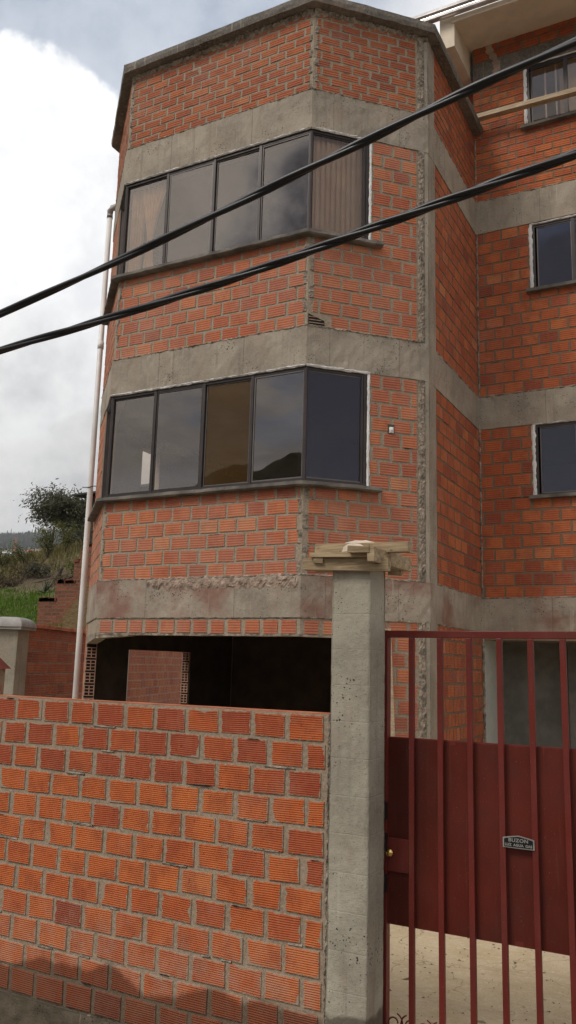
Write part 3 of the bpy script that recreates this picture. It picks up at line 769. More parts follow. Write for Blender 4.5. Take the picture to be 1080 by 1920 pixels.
# eave of the wing
ev = MB()
ev.hexa([(-3.02,10.28,9.17),(1.6,10.28,9.17),(1.6,YD+2.5,9.52),(-3.02,YD+2.5,9.52),(-3.02,10.28,9.26),(1.6,10.28,9.26),(1.6,YD+2.5,9.62),(-3.02,YD+2.5,9.62)])
ev.hexa([(-3.20,10.30,8.80),(-2.985,10.30,8.80),(-2.965,YD+0.28,8.81),(-3.18,YD+0.28,8.81),(-3.20,10.30,9.30),(-2.985,10.30,9.30),(-2.965,YD+0.28,9.33),(-3.18,YD+0.28,9.33)])
ev.hexa([(-6.0,YD-0.2,9.345),(-3.025,YD-0.2,9.345),(-3.025,YD+2.6,9.345),(-6.0,YD+2.6,9.345),(-6.0,YD-0.2,9.44),(-3.025,YD-0.2,9.44),(-3.025,YD+2.6,9.44),(-6.0,YD+2.6,9.44)])
ev.build('eave', M_PL, house)
rb = MB(); rb.box(-6.0, XC-0.02, YD+0.35, YD+0.49, ZP, 9.34); rb.build('recessed_wall', M_BT if False else plain('far_brick', (0.34,0.085,0.045), 0.9, bump=0.006, bscale=20, var=0.25), house)
gu = MB()
for (y, z, r) in ((10.20, 9.26, 0.035), (10.17, 9.335, 0.028), (10.22, 9.40, 0.026)): gu.tube([(-3.6,y,z), (-1.0,y,z), (1.6,y,z)], r, 10)
gu.box(-3.6, 1.6, 10.22, 10.25, 9.24, 9.41)
gu.build('gutter', M_GUT, house, smooth=False)
pr = MB()
def pf(i, j):
    z = 8.70+0.62*i; wv = 0.05*noise.noise(Vector((z*9, 2, 1)))
    return FD.p(0.30+0.14*noise.noise(Vector((z*2.1,0,4)))+0.10*(j-.5)*(1+noise.noise(Vector((z*17,j*3,2)))), 0.012+0.006*noise.noise(Vector((i*40,j*9,0))), z+wv)
pr.grid(pf, 40, 4)
pr.build('plaster_splash', plain('splash', (0.42,0.31,0.24), 0.9, bump=0.01, var=0.2), house, recalc=False)
# small electrical box on the chamfer
jb = MB(); jb.fbox(FBt, 0.985, 1.065, 0.002, 0.009, 2.60, 2.71); 
jb2 = jb.build('socket_recess', plain('socket_dark', (0.10,0.08,0.06), 0.9), house)
jc = MB(); jc.grid(lambda i,j: FBt.p(1.0+0.055*i, 0.012+0.02*math.sin(i*3.1)*math.sin(j*3.1)+0.005*noise.noise(Vector((i*5,j*5,0))), 2.61+0.07*j), 6, 6)
jc.build('socket_filler', M_WH, house, recalc=False)

# curtains and blinds behind the upper bay glass (they hang from the building: things of their own)
def cloth(name, F, fn, mat, label, cat, nu=60, nv=30, group=None):
    m = MB(); m.grid(fn, nu, nv); o = m.build(name, mat, smooth=True, recalc=False); return tag(o, label, cat, group)
def curtA(i, j):
    z = W2[0]+0.02+(W2[1]-W2[0]-0.05)*j
    t = abs(z-(W2[0]+0.55)); wd = 0.040+0.22*max(0, (z-(W2[0]+0.50)))**1.5*1.25 if z > W2[0]+0.50 else 0.045+0.10*(W2[0]+0.50-z)
    return FA.p(0.34+0.02*(j-.5)+wd*(i*2-1), -0.16+0.016*math.sin(i*34+j*3), z)
cloth('curtain', FA, curtA, M_CUR, 'beige curtain gathered at its waist behind the leftmost front pane of the upper bay window', 'curtain')
def curtL(i, j):
    z = W2[0]+0.02+(W2[1]-W2[0]-0.05)*j; w0 = 0.06+0.10*(1-j)
    return FA.p(0.03+(0.10+0.06*j)*i, -0.13-0.10*i+0.012*math.sin(i*30), z)
cloth('curtain', FA, curtL, M_CUR, 'narrow beige curtain hanging at the far left corner of the upper bay window', 'curtain')
bl = MB()
for k in range(11):
    u = 0.03+k*0.064
    def bf(i, j, u=u, k=k): return FBt.p(u+0.075*i, -0.085-0.026*i+0.004*math.sin(j*5+k), W2[0]+0.02+(W2[1]-W2[0]-0.04)*j)
    bl.grid(bf, 2, 6)
tag(bl.build('vertical_blinds', M_BLD, recalc=False), 'pale vertical slat blinds behind the right angled pane of the upper bay window', 'blinds')

# ------------------------------------------------------------------ downpipe
dp = empty('downpipe', (-8.03, 9.0, G), 'long white plastic downpipe running up the left corner of the brick bay', 'pipe')
t = MB(); t.tube([(-8.035,9.0,G), (-8.03,9.0,0.6), (-8.025,9.0,2.9), (-8.02,9.0,6.72)], 0.040, 14); t.build('pipe', M_PVC, dp, smooth=True)
t = MB(); t.tube([(-8.02,9.0,6.66), (-8.02,9.0,6.78), (-7.99,9.01,6.83), (-7.93,9.03,6.85), (-7.85,9.06,6.85)], 0.047, 12); t.build('elbow', plain('grey_pvc', (0.36,0.33,0.31), 0.5), dp, smooth=True)
t = MB(); t.tube([(-8.02,9.0,4.55), (-8.02,9.0,4.66)], 0.046, 14); t.build('coupling', M_PVC, dp, smooth=True)
t = MB(); t.tube([(-8.14,8.97,2.45), (-8.02,8.955,2.44), (-7.94,8.96,2.45), (-7.8,9.02,2.46)], 0.006, 6); t.build('wire_tie', M_CAB, dp)

# ------------------------------------------------------------------ front boundary wall
YW = 4.661; ZT = -0.2791; FW = Frame((-2.172, YW, 0), (-1,0,0), (0,-1,0))
fw = empty('boundary_wall', (-4.6, YW+0.06, -2.5), 'low wall of ribbed orange bricks with a damp foot beside the concrete gate pillar', 'wall')
m = MB(); m.box(-9.4, -2.146, YW, YW+0.115, -2.262, ZT-0.004); m.build('mortar_bed', M_MOW, fw, recalc=False)
m = MB(); FWr = Frame((-9.4, YW, 0), (1,0,0), (0,-1,0))
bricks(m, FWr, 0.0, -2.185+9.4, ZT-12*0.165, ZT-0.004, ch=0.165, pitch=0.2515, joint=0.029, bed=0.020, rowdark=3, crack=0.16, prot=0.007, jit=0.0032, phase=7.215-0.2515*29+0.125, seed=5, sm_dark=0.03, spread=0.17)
m.build('brick_face', [M_BF, M_CAV], fw, recalc=False)
m = MB()
# top faces of the last course: bricks and joints seen from just above
m.box(-9.4, -2.16, YW+0.004, YW+0.11, ZT-0.006, ZT+0.002); m.build('top_bed', M_TERRA, fw)
m = MB()
ragged(m, FWr, -2.262, ZT, 9.4-2.160, 0.014, 0.016, horiz=False, seed=400, n0=0.002, step=0.014)
for kk in range(1, 12):
    R2 = random.Random(kk)
    for q in range(3):
        u = R2.uniform(2.5, 7.0); ragged(m, FWr, u, u+R2.uniform(0.06,0.22), ZT-kk*0.165+R2.uniform(-.004,.004), 0.009, 0.009, seed=kk*10+q, n0=0.004, step=0.012)
m.build('mortar_squeeze', M_RG, fw, recalc=False)
m = MB()
def pf2(i, j):
    x = -9.4+7.27*i; z = -2.55+0.288*j; r = noise.noise(Vector((x*3.3, z*4, 1)))*0.035+noise.noise(Vector((x*11, z*12, 1)))*0.014
    return (x, YW-0.035+r-0.02*(1-j), z)
m.grid(pf2, 300, 14); m.box(-9.4, -2.146, YW-0.02, YW+0.13, -2.55, -2.264)
m.build('plinth', concrete_mat('plinth_cement', c0=(0.13,0.105,0.07), c1=(0.27,0.23,0.16), damp=-2.25, pits=1.2), fw, recalc=False)

# ------------------------------------------------------------------ gate pillar
gpil = empty('gate_pillar', (-2.02, 4.755, -2.5), 'tall square concrete pillar between the brick wall and the red gate', 'pillar')
m = MB()
x0, x1, y0, y1 = -2.145, -1.895, 4.631, 4.88
def side(P0, P1, nrm):
    def fn(i, j):
        z = -2.5+3.10*j; p = Vector(P0).lerp(Vector(P1), i)
        e = min(i, 1-i); w = 0.004*noise.noise(Vector((p.x*6+nrm[0]*4, p.y*6, z*1.7)))+0.0025*noise.noise(Vector((p.x*30, p.y*30, z*22)))
        c = -0.005*(1-min(1, e*14))*(0.6+0.8*abs(noise.noise(Vector((z*9, nrm[0]+P0[0], P0[1])))))
        return (p.x+nrm[0]*(w+c), p.y+nrm[1]*(w+c), z)
    m.grid(fn, 14, 150)
side((x0,y0,0), (x1,y0,0), (0,-1)); side((x1,y0,0), (x1,y1,0), (1,0)); side((x1,y1,0), (x0,y1,0), (0,1)); side((x0,y1,0), (x0,y0,0), (-1,0))
m.face([(x0,y0,0.6),(x1,y0,0.6),(x1,y1,0.6),(x0,y1,0.6)])
m.build('shaft', M_CC, gpil, recalc=False)
m = MB()
def dome(i, j):
    a = i*2*math.pi; r = 0.155*math.sin(j*math.pi/2)
    return (-2.01+r*math.cos(a)*1.05, 4.77+r*math.sin(a), 0.695+0.085*math.cos(j*math.pi/2)**0.8+0.01*noise.noise(Vector((r*20,a*2,0))))
m.grid(dome, 20, 6); m.build('mortar_cap', plain('cap_mortar', (0.60,0.50,0.40), 0.9, bump=0.01, var=0.15), gpil, smooth=True)
# formwork boards round its head
fk = empty('formwork', (-2.02, 4.75, 0.58), 'rough wooden formwork boards nailed round the head of the gate pillar', 'formwork')
def board(a, b, w, h, mat=M_WD):
    q = MB(); q.beam(a, b, w, h, jit=0.004); return q.build('board', mat, fk, bevel=0.002)
board((-2.325,4.60,0.622), (-1.765,4.61,0.600), 0.05, 0.072)
board((-2.265,4.585,0.672), (-1.86,4.58,0.664), 0.07, 0.030)
board((-1.99,4.56,0.692), (-1.845,4.55,0.684), 0.11, 0.040)
board((-2.27,4.66,0.722), (-1.665,4.68,0.715), 0.06, 0.065)
board((-1.84,4.50,0.655), (-1.775,4.97,0.648), 0.05, 0.085)
board((-2.21,4.56,0.652), (-2.225,5.05,0.65), 0.06, 0.060)
board((-2.40,4.92,0.655), (-1.80,4.93,0.64), 0.05, 0.085)
board((-1.88,4.91,0.605), (-1.80,4.92,0.598), 0.06, 0.055)

# ------------------------------------------------------------------ gate
YG = 4.957
gt = empty('metal_gate', (-0.8, YG, -2.1), 'dark red steel gate of square bars over sheet panels, open bars at top and foot', 'gate')
m = MB(); m.box(-1.985, -1.900, YG-0.02, YG+0.04, -2.08, 0.235); m.build('frame_post', M_RED, gt, bevel=0.003)
m = MB(); m.box(-1.899, 1.00, YG-0.02, YG+0.035, 0.190, 0.232); m.build('top_rail', M_RED, gt, bevel=0.003)
m = MB(); m.box(-1.899, 1.00, YG-0.018, YG+0.022, -2.08, -2.035); m.build('bottom_rail', M_RED, gt, bevel=0.003)
m = MB(); m.box(1.001, 1.08, YG-0.02, YG+0.04, -2.08, 0.235); m.build('frame_post', M_RED, gt, bevel=0.003)
m = MB()
def sheet(i, j):
    x = -1.9+2.9*i; return (x, YG+0.010+0.002*math.sin((x+1.9)/0.18*2*math.pi)+0.002*noise.noise(Vector((x*3,j*2,0))), -1.480+1.060*j)
m.grid(sheet, 120, 12); m.build('sheet_panel', M_RED2, gt, recalc=False)
m = MB(); m.box(-1.9, 1.0, YG+0.012, YG+0.030, -0.437, -0.412); m.box(-1.9, 1.0, YG+0.012, YG+0.030, -1.485, -1.460); m.build('panel_rail', M_RED, gt)
bar = MB(); bar.box(-0.0165, 0.0165, -0.026, 0.004, -2.034, 0.189)
b0 = bar.build('bar', M_RED, None, origin=(0,0,0), bevel=0.003); b0.parent = gt; b0.location = (-1.745+0.8, 0, 2.1)
for k in range(1, 15):
    c = b0.copy(); COL.objects.link(c); c.parent = gt; c.location = (-1.745+0.8+0.1795*k, 0, 2.1)
m = MB(); m.box(-1.899, -1.764, YG-0.016, YG+0.004, -1.185, -0.995); m.build('lock_plate', M_RED, gt, bevel=0.002)
lk = MB()
lk.tube([(-1.872,YG-0.016,-1.075), (-1.872,YG-0.030,-1.075)], 0.016, 16)
def knob(i, j):
    a = i*2*math.pi; t = j*math.pi*0.98+0.02
    return (-1.872+0.024*math.sin(t)*math.cos(a), YG-0.046-0.017*math.cos(t), -1.075+0.024*math.sin(t)*math.sin(a))
lk.grid(knob, 20, 10); lk.build('door_knob', M_BRS, gt, smooth=True)
# hinge scraps on the pillar side
for z in (-1.02, -1.25, -0.84):
    m = MB(); m.box(-1.912, -1.894, YG-0.075, YG-0.021, z-0.05, z+0.05); m.build('hinge', M_BLK, gt, bevel=0.004)
# scrolls at the foot
def scroll(cx, s, r0=0.055):
    q = MB(); pts = []
    for k in range(34):
        a = k/33*2.4*math.pi; r = r0*(1-0.62*k/33)
        pts.append((cx+s*r*math.cos(a+math.pi/2+0.3), YG-0.004, -2.062+r0+r*math.sin(a+math.pi/2+0.3)))
    q.tube(pts, 0.0045, 6); return q.build('scroll', M_RED, gt, smooth=True)
for cx, s in ((-1.855,-1),(-1.765,1),(-1.675,-1),(-1.585,1),(-1.49,-1),(-1.40,1),(-1.31,-1),(-1.22,1)): scroll(cx, s)
# letter plate with its raised writing
lx0, lx1 = -1.203, -1.030; zc = -0.935
lp = MB()
def plate(mb, x0, x1, zb, zt, zp, y0, y1, mi=0):
    n = 14; top = []
    for k in range(n+1):
        t_ = k/n; top.append((x0+(x1-x0)*t_, zt+(zp-zt)*(1-abs(2*t_-1))**0.8))
    out = [(x0,zb),(x1,zb)]+[(x,z) for x,z in reversed(top)]
    mb.face([(x,y0,z) for x,z in out]); mb.face([(x,y1,z) for x,z in reversed(out)])
    for i in range(len(out)):
        a, b_ = out[i], out[(i+1) % len(out)]
        mb.face([(a[0],y0,a[1]),(a[0],y1,a[1]),(b_[0],y1,b_[1]),(b_[0],y0,b_[1])])
plate(lp, lx0, lx1, zc-0.030, zc+0.022, zc+0.038, YG-0.034, YG-0.0275)
plo = lp.build('letter_plate', M_SIL, gt)
l2 = MB(); plate(l2, lx0+0.007, lx1-0.007, zc-0.025, zc+0.017, zc+0.033, YG-0.0365, YG-0.0345); l2.build('plate_face', M_BLK, plo)
def text(s, x, z, size, parent, sx=1.0):
    cu = bpy.data.curves.new('txt', 'FONT'); cu.body = s; cu.size = size; cu.extrude = 0.0008; cu.offset = 0.0006
    cu.align_x = 'CENTER'; cu.align_y = 'CENTER'; cu.space_character = 1.08
    o = bpy.data.objects.new('txt', cu); COL.objects.link(o)
    bpy.context.view_layer.update()
    me = bpy.data.meshes.new_from_object(o.evaluated_get(bpy.context.evaluated_depsgraph_get()))
    bpy.data.objects.remove(o)
    mt = Matrix.Translation(Vector((x, YG-0.0378, z))-Vector(parent['_o'])) @ Matrix.Rotation(math.radians(90), 4, 'X') @ Matrix.Diagonal((sx,1,1,1))
    me.transform(mt); me.materials.clear(); me.materials.append(M_SIL)
    q = bpy.data.objects.new('lettering', me); COL.objects.link(q); q.parent = parent; q['_o'] = parent['_o']; return q
text('BUZON', (lx0+lx1)/2, zc+0.012, 0.026, plo, 1.15)
text('LUZ', lx0+0.030, zc-0.013, 0.019, plo); text('AGUA', (lx0+lx1)/2, zc-0.013, 0.019, plo); text('GAS', lx1-0.030, zc-0.013, 0.019, plo)

# ------------------------------------------------------------------ cables
def cable(pts, strands, R, r, turns, label, ref=3.2, name='power_cable'):
    """pts (x,z) in a vertical plane along the street; smooth, twisted strands"""
    n = 260; P = []
    def cat(t):
        x = t*(len(pts)-1); i = min(int(x), len(pts)-2); f_ = x-i
        p0 = Vector(pts[max(i-1,0)]); p1 = Vector(pts[i]); p2 = Vector(pts[i+1]); p3 = Vector(pts[min(i+2,len(pts)-1)])
        return 0.5*((2*p1)+(p2-p0)*f_+(2*p0-5*p1+4*p2-p3)*f_*f_+(3*p1-p0-3*p2+p3)*f_**3)
    e = None; base = [cat(k/n) for k in range(n+1)]; m = MB()
    for s_ in range(strands):
        q = []
        for k, b_ in enumerate(base):
            a = 2*math.pi*(s_/strands)+turns*2*math.pi*k/n
            q.append((b_.x, ref+R*math.cos(a), b_.y+R*math.sin(a)))
        m.tube(q, r, 8)
    return tag(m.build(name, M_CAB, smooth=True), label, 'cable', 'cables crossing in front of the house')
def ext(p, q, k): return (p[0]+(p[0]-q[0])*k, p[1]+(p[1]-q[1])*k)
C1 = [(-3.63,1.955),(-2.85,2.088),(-2.18,2.218),(-1.70,2.318),(-1.31,2.398),(-0.91,2.482),(-0.42,2.565)]
C2 = [(-3.60,1.728),(-2.82,1.782),(-2.16,1.838),(-1.68,1.895),(-1.31,1.945),(-0.89,2.000),(-0.43,2.060)]
C1 = [ext(C1[0],C1[1],6), ext(C1[0],C1[1],2)]+C1+[ext(C1[-1],C1[-2],2), ext(C1[-1],C1[-2],8)]
C2 = [ext(C2[0],C2[1],6), ext(C2[0],C2[1],2)]+C2+[ext(C2[-1],C2[-2],2), ext(C2[-1],C2[-2],8)]
cable(C1, 2, 0.0070, 0.0150, 4, 'upper of two thick black twisted cables crossing in front of the brick bay')
cable(C2, 3, 0.0100, 0.0125, 4.5, 'lower of two thick black twisted cables crossing in front of the brick bay')

# ------------------------------------------------------------------ loose boards
m = MB(); m.beam((-3.0,10.86,7.955), (0.6,10.80,7.86), 0.10, 0.060, jit=0.004)
tag(m.build('wooden_board', M_WP), 'long pale wooden board held across the top right window of the brick wing', 'board')
m = MB(); a = FBt.p(1.035,0.16,G+0.02); b = FBt.p(0.985,0.02,0.42)
m.beam(a, b, 0.07, 0.03, up=(0.7,-0.7,0))
tag(m.build('leaning_board', M_WP), 'narrow pale board leaning on the brick wall behind the left end of the gate', 'board')

# ------------------------------------------------------------------ neighbour wall
NP0 = Vector((-9.49, 9.45, 0)); ND = Vector((-0.392, 1, 0)).normalized(); NN = Vector((ND.y, -ND.x, 0))
FN = Frame(NP0, ND, NN)
nw = empty('neighbour_wall', (NP0.x, NP0.y, G), 'red brick neighbour wall with terracotta coping behind the left end of the front wall', 'wall')
m = MB(); m.fbox(FN, 0.0, 13, -0.14, 0, G, 0.47); m.build('mortar_bed', M_MO, nw)
m = MB(); bricks(m, FN, 0.0, 13, G, 0.47, seed=61, pitch=0.26, joint=0.012, bed=0.012, ch=0.17); m.build('brick_face', [M_BN, M_CAV], nw, recalc=False)
m = MB()
for k in range(52):
    u = k*0.25; m.fbox(FN, u+0.002, u+0.247, -0.20, 0.055, 0.475+RND.uniform(-.003,.003), 0.535+RND.uniform(-.003,.003))
m.build('coping', M_TERRA, nw, bevel=0.006)
m = MB(); m.fbox(FN, -0.40, -0.002, -0.35, 0.05, G, 0.42); m.build('pillar', M_CC, nw, bevel=0.01)
m = MB()
def capf(i, j):
    a = i*2*math.pi; r = math.sin(j*math.pi/2)**0.55
    sq = 1/max(abs(math.cos(a)), abs(math.sin(a)))
    rr = r*(1+0.5*(min(sq,1.35)-1)*2)*0.29
    return FN.p(-0.2+rr*math.cos(a), -0.15+rr*math.sin(a), 0.46+0.15*math.cos(j*math.pi/2))
m.grid(capf, 32, 8); m.fbox(FN, -0.47, 0.07, -0.42, 0.12, 0.42, 0.475); m.build('pillar_cap', plain('cap_grey', (0.36,0.35,0.33), 0.85, bump=0.004, var=0.15), nw, smooth=False)
# pale concrete post seen through the garage side opening
m = MB(); m.fbox(FN, 4.35, 5.0, 0.0, 0.10, G, 0.44); m.build('concrete_post', M_CC, nw)
# tile-topped fragment of a gate canopy at the left edge
m = MB()
m.box(-9.75, -9.1, 7.35, 7.75, -0.10, -0.06); m.hexa([(-9.75,7.35,-0.06),(-9.1,7.35,-0.06),(-9.1,7.75,-0.06),(-9.75,7.75,-0.06),(-9.6,7.5,0.12),(-9.25,7.5,0.12),(-9.25,7.6,0.12),(-9.6,7.6,0.12)])
m = MB()
m.box(-9.15, -8.66, 7.9, 8.3, G, -0.14, mi=0)
m.hexa([(-9.2,7.85,-0.139),(-8.60,7.85,-0.139),(-8.60,8.35,-0.139),(-9.2,8.35,-0.139),(-9.05,8.0,0.06),(-8.76,8.0,0.06),(-8.76,8.2,0.06),(-9.05,8.2,0.06)], mi=1)
tag(m.build('brick_post', [M_BN, plain('red_cap', (0.20,0.045,0.03), 0.8, var=0.2)]), 'brick post with a small sloped red cap at the left edge of the photo', 'post')

# ------------------------------------------------------------------ ground
def gmat(name, c0, c1, c2, sc=0.8, bump=0.02, rough=0.95):
    m, nt, b = newmat(name); g = NT(nt); P = g.pos()
    n = g.noise(P, sc, 6, 0.65); k = g.noise(P, sc*14, 5, 0.7); s = g.noise(P, 70, 3, 0.6)
    c = g.mix(g.sm(n, 0.35, 0.65), c0, c1); c = g.mix(g.sm(k, 0.50, 0.72, 0, 0.7), c, c2)
    c = g.mix(g.sm(s, 0.60, 0.70, 0, 0.6), c, tuple(x*0.45 for x in c0))
    g.l(c, b.inputs['Base Color']); b.inputs['Roughness'].default_value = rough; b.inputs['Specular IOR Level'].default_value = 0.15
    g.l(g.bump(g.math('ADD', k, g.math('MULTIPLY', s, 0.3)), 0.8, bump), b.inputs['Normal'])
    return m
m = MB(); m.face([(-3100,-2500,-2.56),(3100,-2500,-2.56),(3100,2500,-2.56),(-3100,2500,-2.56)])
tag(m.build('ground', gmat('earth', (0.15,0.125,0.09), (0.22,0.18,0.125), (0.12,0.11,0.06), 0.3), recalc=False), kind='structure')
m = MB(); m.box(-60, 60, -3.5, YW-0.08, -2.55, -2.47)
tag(m.build('street', gmat('street_mat', (0.13,0.12,0.105), (0.19,0.175,0.15), (0.23,0.21,0.18), 0.9)), kind='structure')
m = MB(); m.box(-9.0, 3.2, YW+0.14, 14.0, -2.54, G)
def yard_mat():
    m_ = gmat('yard_concrete', (0.48,0.38,0.235), (0.58,0.475,0.32), (0.66,0.57,0.43), 1.6, 0.006)
    g_ = NT(m_.node_tree); b_n = m_.node_tree.nodes['Principled BSDF']; src = b_n.inputs['Base Color'].links[0].from_socket; P_ = g_.pos()
    v_ = g_.n('ShaderNodeTexVoronoi', feature='DISTANCE_TO_EDGE'); v_.inputs['Scale'].default_value = 0.9
    wv = g_.n('ShaderNodeVectorMath', operation='ADD'); nz = g_.n('ShaderNodeTexNoise'); nz.inputs['Scale'].default_value = 3.5; g_.l(P_, nz.inputs['Vector'])
    sc = g_.n('ShaderNodeVectorMath', operation='SCALE'); g_.l(nz.outputs['Color'], sc.inputs[0]); sc.inputs['Scale'].default_value = 0.5
    g_.l(P_, wv.inputs[0]); g_.l(sc.outputs[0], wv.inputs[1]); g_.l(wv.outputs[0], v_.inputs['Vector'])
    c_a = g_.mix(g_.sm(v_.outputs['Distance'], 0.001, 0.005, 0.55, 0.0), src, (0.16,0.12,0.075))
    sw = g_.noise(g_.pos((1.0, 5.0, 1)), 1.0, 5, 0.7); c_a = g_.mix(g_.sm(sw, 0.50, 0.70, 0, 0.45), c_a, (0.36,0.27,0.16))
    g_.l(c_a, b_n.inputs['Base Color']); return m_
tag(m.build('yard', yard_mat() if True else gmat('yard_concrete', (0.50,0.39,0.235), (0.60,0.485,0.315), (0.68,0.58,0.42), 1.6, 0.005)), kind='structure')
# bits of litter and leaves on the yard
R = random.Random(91); m = MB()
for k in range(900):
    x = R.uniform(-2.8, 1.0); y = R.uniform(5.1, 8.6); s_ = R.uniform(0.0015, 0.006)*(3.2 if R.random() < 0.04 else 1); a = R.uniform(0, 6.28); el = R.uniform(1, 3.2)
    dx, dy = math.cos(a)*s_*el, math.sin(a)*s_*el; ex, ey = -math.sin(a)*s_, math.cos(a)*s_
    z = G+0.003; m.face([(x-dx,y-dy,z),(x+ex,y+ey,z+R.uniform(0,.008)),(x+dx,y+dy,z),(x-ex,y-ey,z+R.uniform(0,.006))], None, (R.random(),1,1))
tag(m.build('yard_litter', leaf_mat('litter', [(0.03,0.022,0.015),(0.09,0.06,0.03),(0.20,0.13,0.06),(0.35,0.28,0.18)], 0.0), recalc=False), 'dry leaves, pebbles and crumbs scattered over the yard behind the gate', 'litter', kind='stuff')

# ------------------------------------------------------------------ hillside behind the neighbour wall
def sstep(t): t = max(0.0, min(1.0, t)); return t*t*(3-2*t)
def hill_h(x, y):
    a = max(-1.25, min(-0.55, x/max(y, 1)))
    rm = 0.158+max(0, (a+1.04)/0.16)*0.022
    rm = min(rm, 0.20)
    r = 0.030+(rm-0.030)*sstep((y-11.5)/14.0)
    h = min(y, 33)*r
    s_ = -(Vector((x,y,0))-NP0).dot(NN)
    w = sstep((s_-0.3)/1.6)
    h = -2.5+(h+2.5)*w
    return h + w*(0.16*fbm(x*0.35, y*0.35, 1, 4)+0.05*fbm(x*1.7, y*1.7, 3, 3))
m = MB()
def hf(i, j):
    y = 9.6+38*(j**1.3); a = -2.2+1.9*i; x = a*y; return (x, y, hill_h(x, y))
m.grid(hf, 170, 130)
mh, nt, b = newmat('hillside_soil'); g = NT(nt); P = g.pos()
n_ = g.noise(P, 0.45, 5, 0.65); k_ = g.noise(P, 6, 4, 0.7)
c_ = g.mix(g.sm(n_, 0.4, 0.6), (0.10,0.068,0.040), (0.17,0.125,0.075)); c_ = g.mix(g.sm(k_, 0.4, 0.7, 0, 0.7), c_, (0.07,0.062,0.028))
g.l(c_, b.inputs['Base Color']); b.inputs['Roughness'].default_value = 0.95; g.l(g.bump(k_, 1.0, 0.08), b.inputs['Normal'])
tag(m.build('hillside', mh, smooth=True, recalc=False), kind='structure')

R = random.Random(17)
def blade(mb, x, y, z, h, w, lean, a, col):
    dx, dy = math.cos(a), math.sin(a)
    mb.face([(x-dy*w,y+dx*w,z),(x+dy*w,y-dx*w,z),(x+dx*lean*0.5+dy*w*.6,y+dy*lean*0.5-dx*w*.6,z+h*0.6),(x+dx*lean,y+dy*lean,z+h)], None, (col,1,1))
m = MB()
for k in range(26000):
    y = R.uniform(11.2, 22.0); a = R.uniform(-1.16, -0.93); x = a*y
    s_ = -(Vector((x,y,0))-NP0).dot(NN)
    if s_ < 0.5: continue
    cl = noise.noise(Vector((x*1.3, y*1.3, 0)))
    if cl < -0.35 and R.random() < .7: continue
    if R.random() < sstep((y-18.6+0.9*cl)/1.6) or R.random() < sstep((a+1.0)/0.05)*0.75: continue
    blade(m, x, y, hill_h(x,y)-0.01, R.uniform(0.05,0.17)*(1+cl*0.7), R.uniform(0.008,0.018), R.uniform(0.01,0.1), R.uniform(0,6.28), min(1,max(0,R.gauss(0.55+cl*.4,0.2))))
tag(m.build('grass', leaf_mat('grass_mat', [(0.035,0.06,0.010),(0.07,0.135,0.014),(0.12,0.22,0.02),(0.20,0.26,0.05)], 0.35), recalc=False), 'bright green grass on the bank behind the neighbour wall', 'grass', kind='stuff')
m = MB()
for k in range(9000):
    y = R.uniform(21, 36); a = R.uniform(-1.16, -0.84); x = a*y
    blade(m, x, y, hill_h(x,y)-0.02, R.uniform(0.12,0.42), R.uniform(0.012,0.025), R.uniform(0.03,0.2), R.uniform(0,6.28), R.random())
tag(m.build('dry_grass', leaf_mat('dry_grass_mat', [(0.10,0.09,0.03),(0.20,0.17,0.06),(0.30,0.25,0.11),(0.13,0.15,0.04)], 0.3), recalc=False), 'tall yellowish grass covering the upper bank', 'grass', kind='stuff')

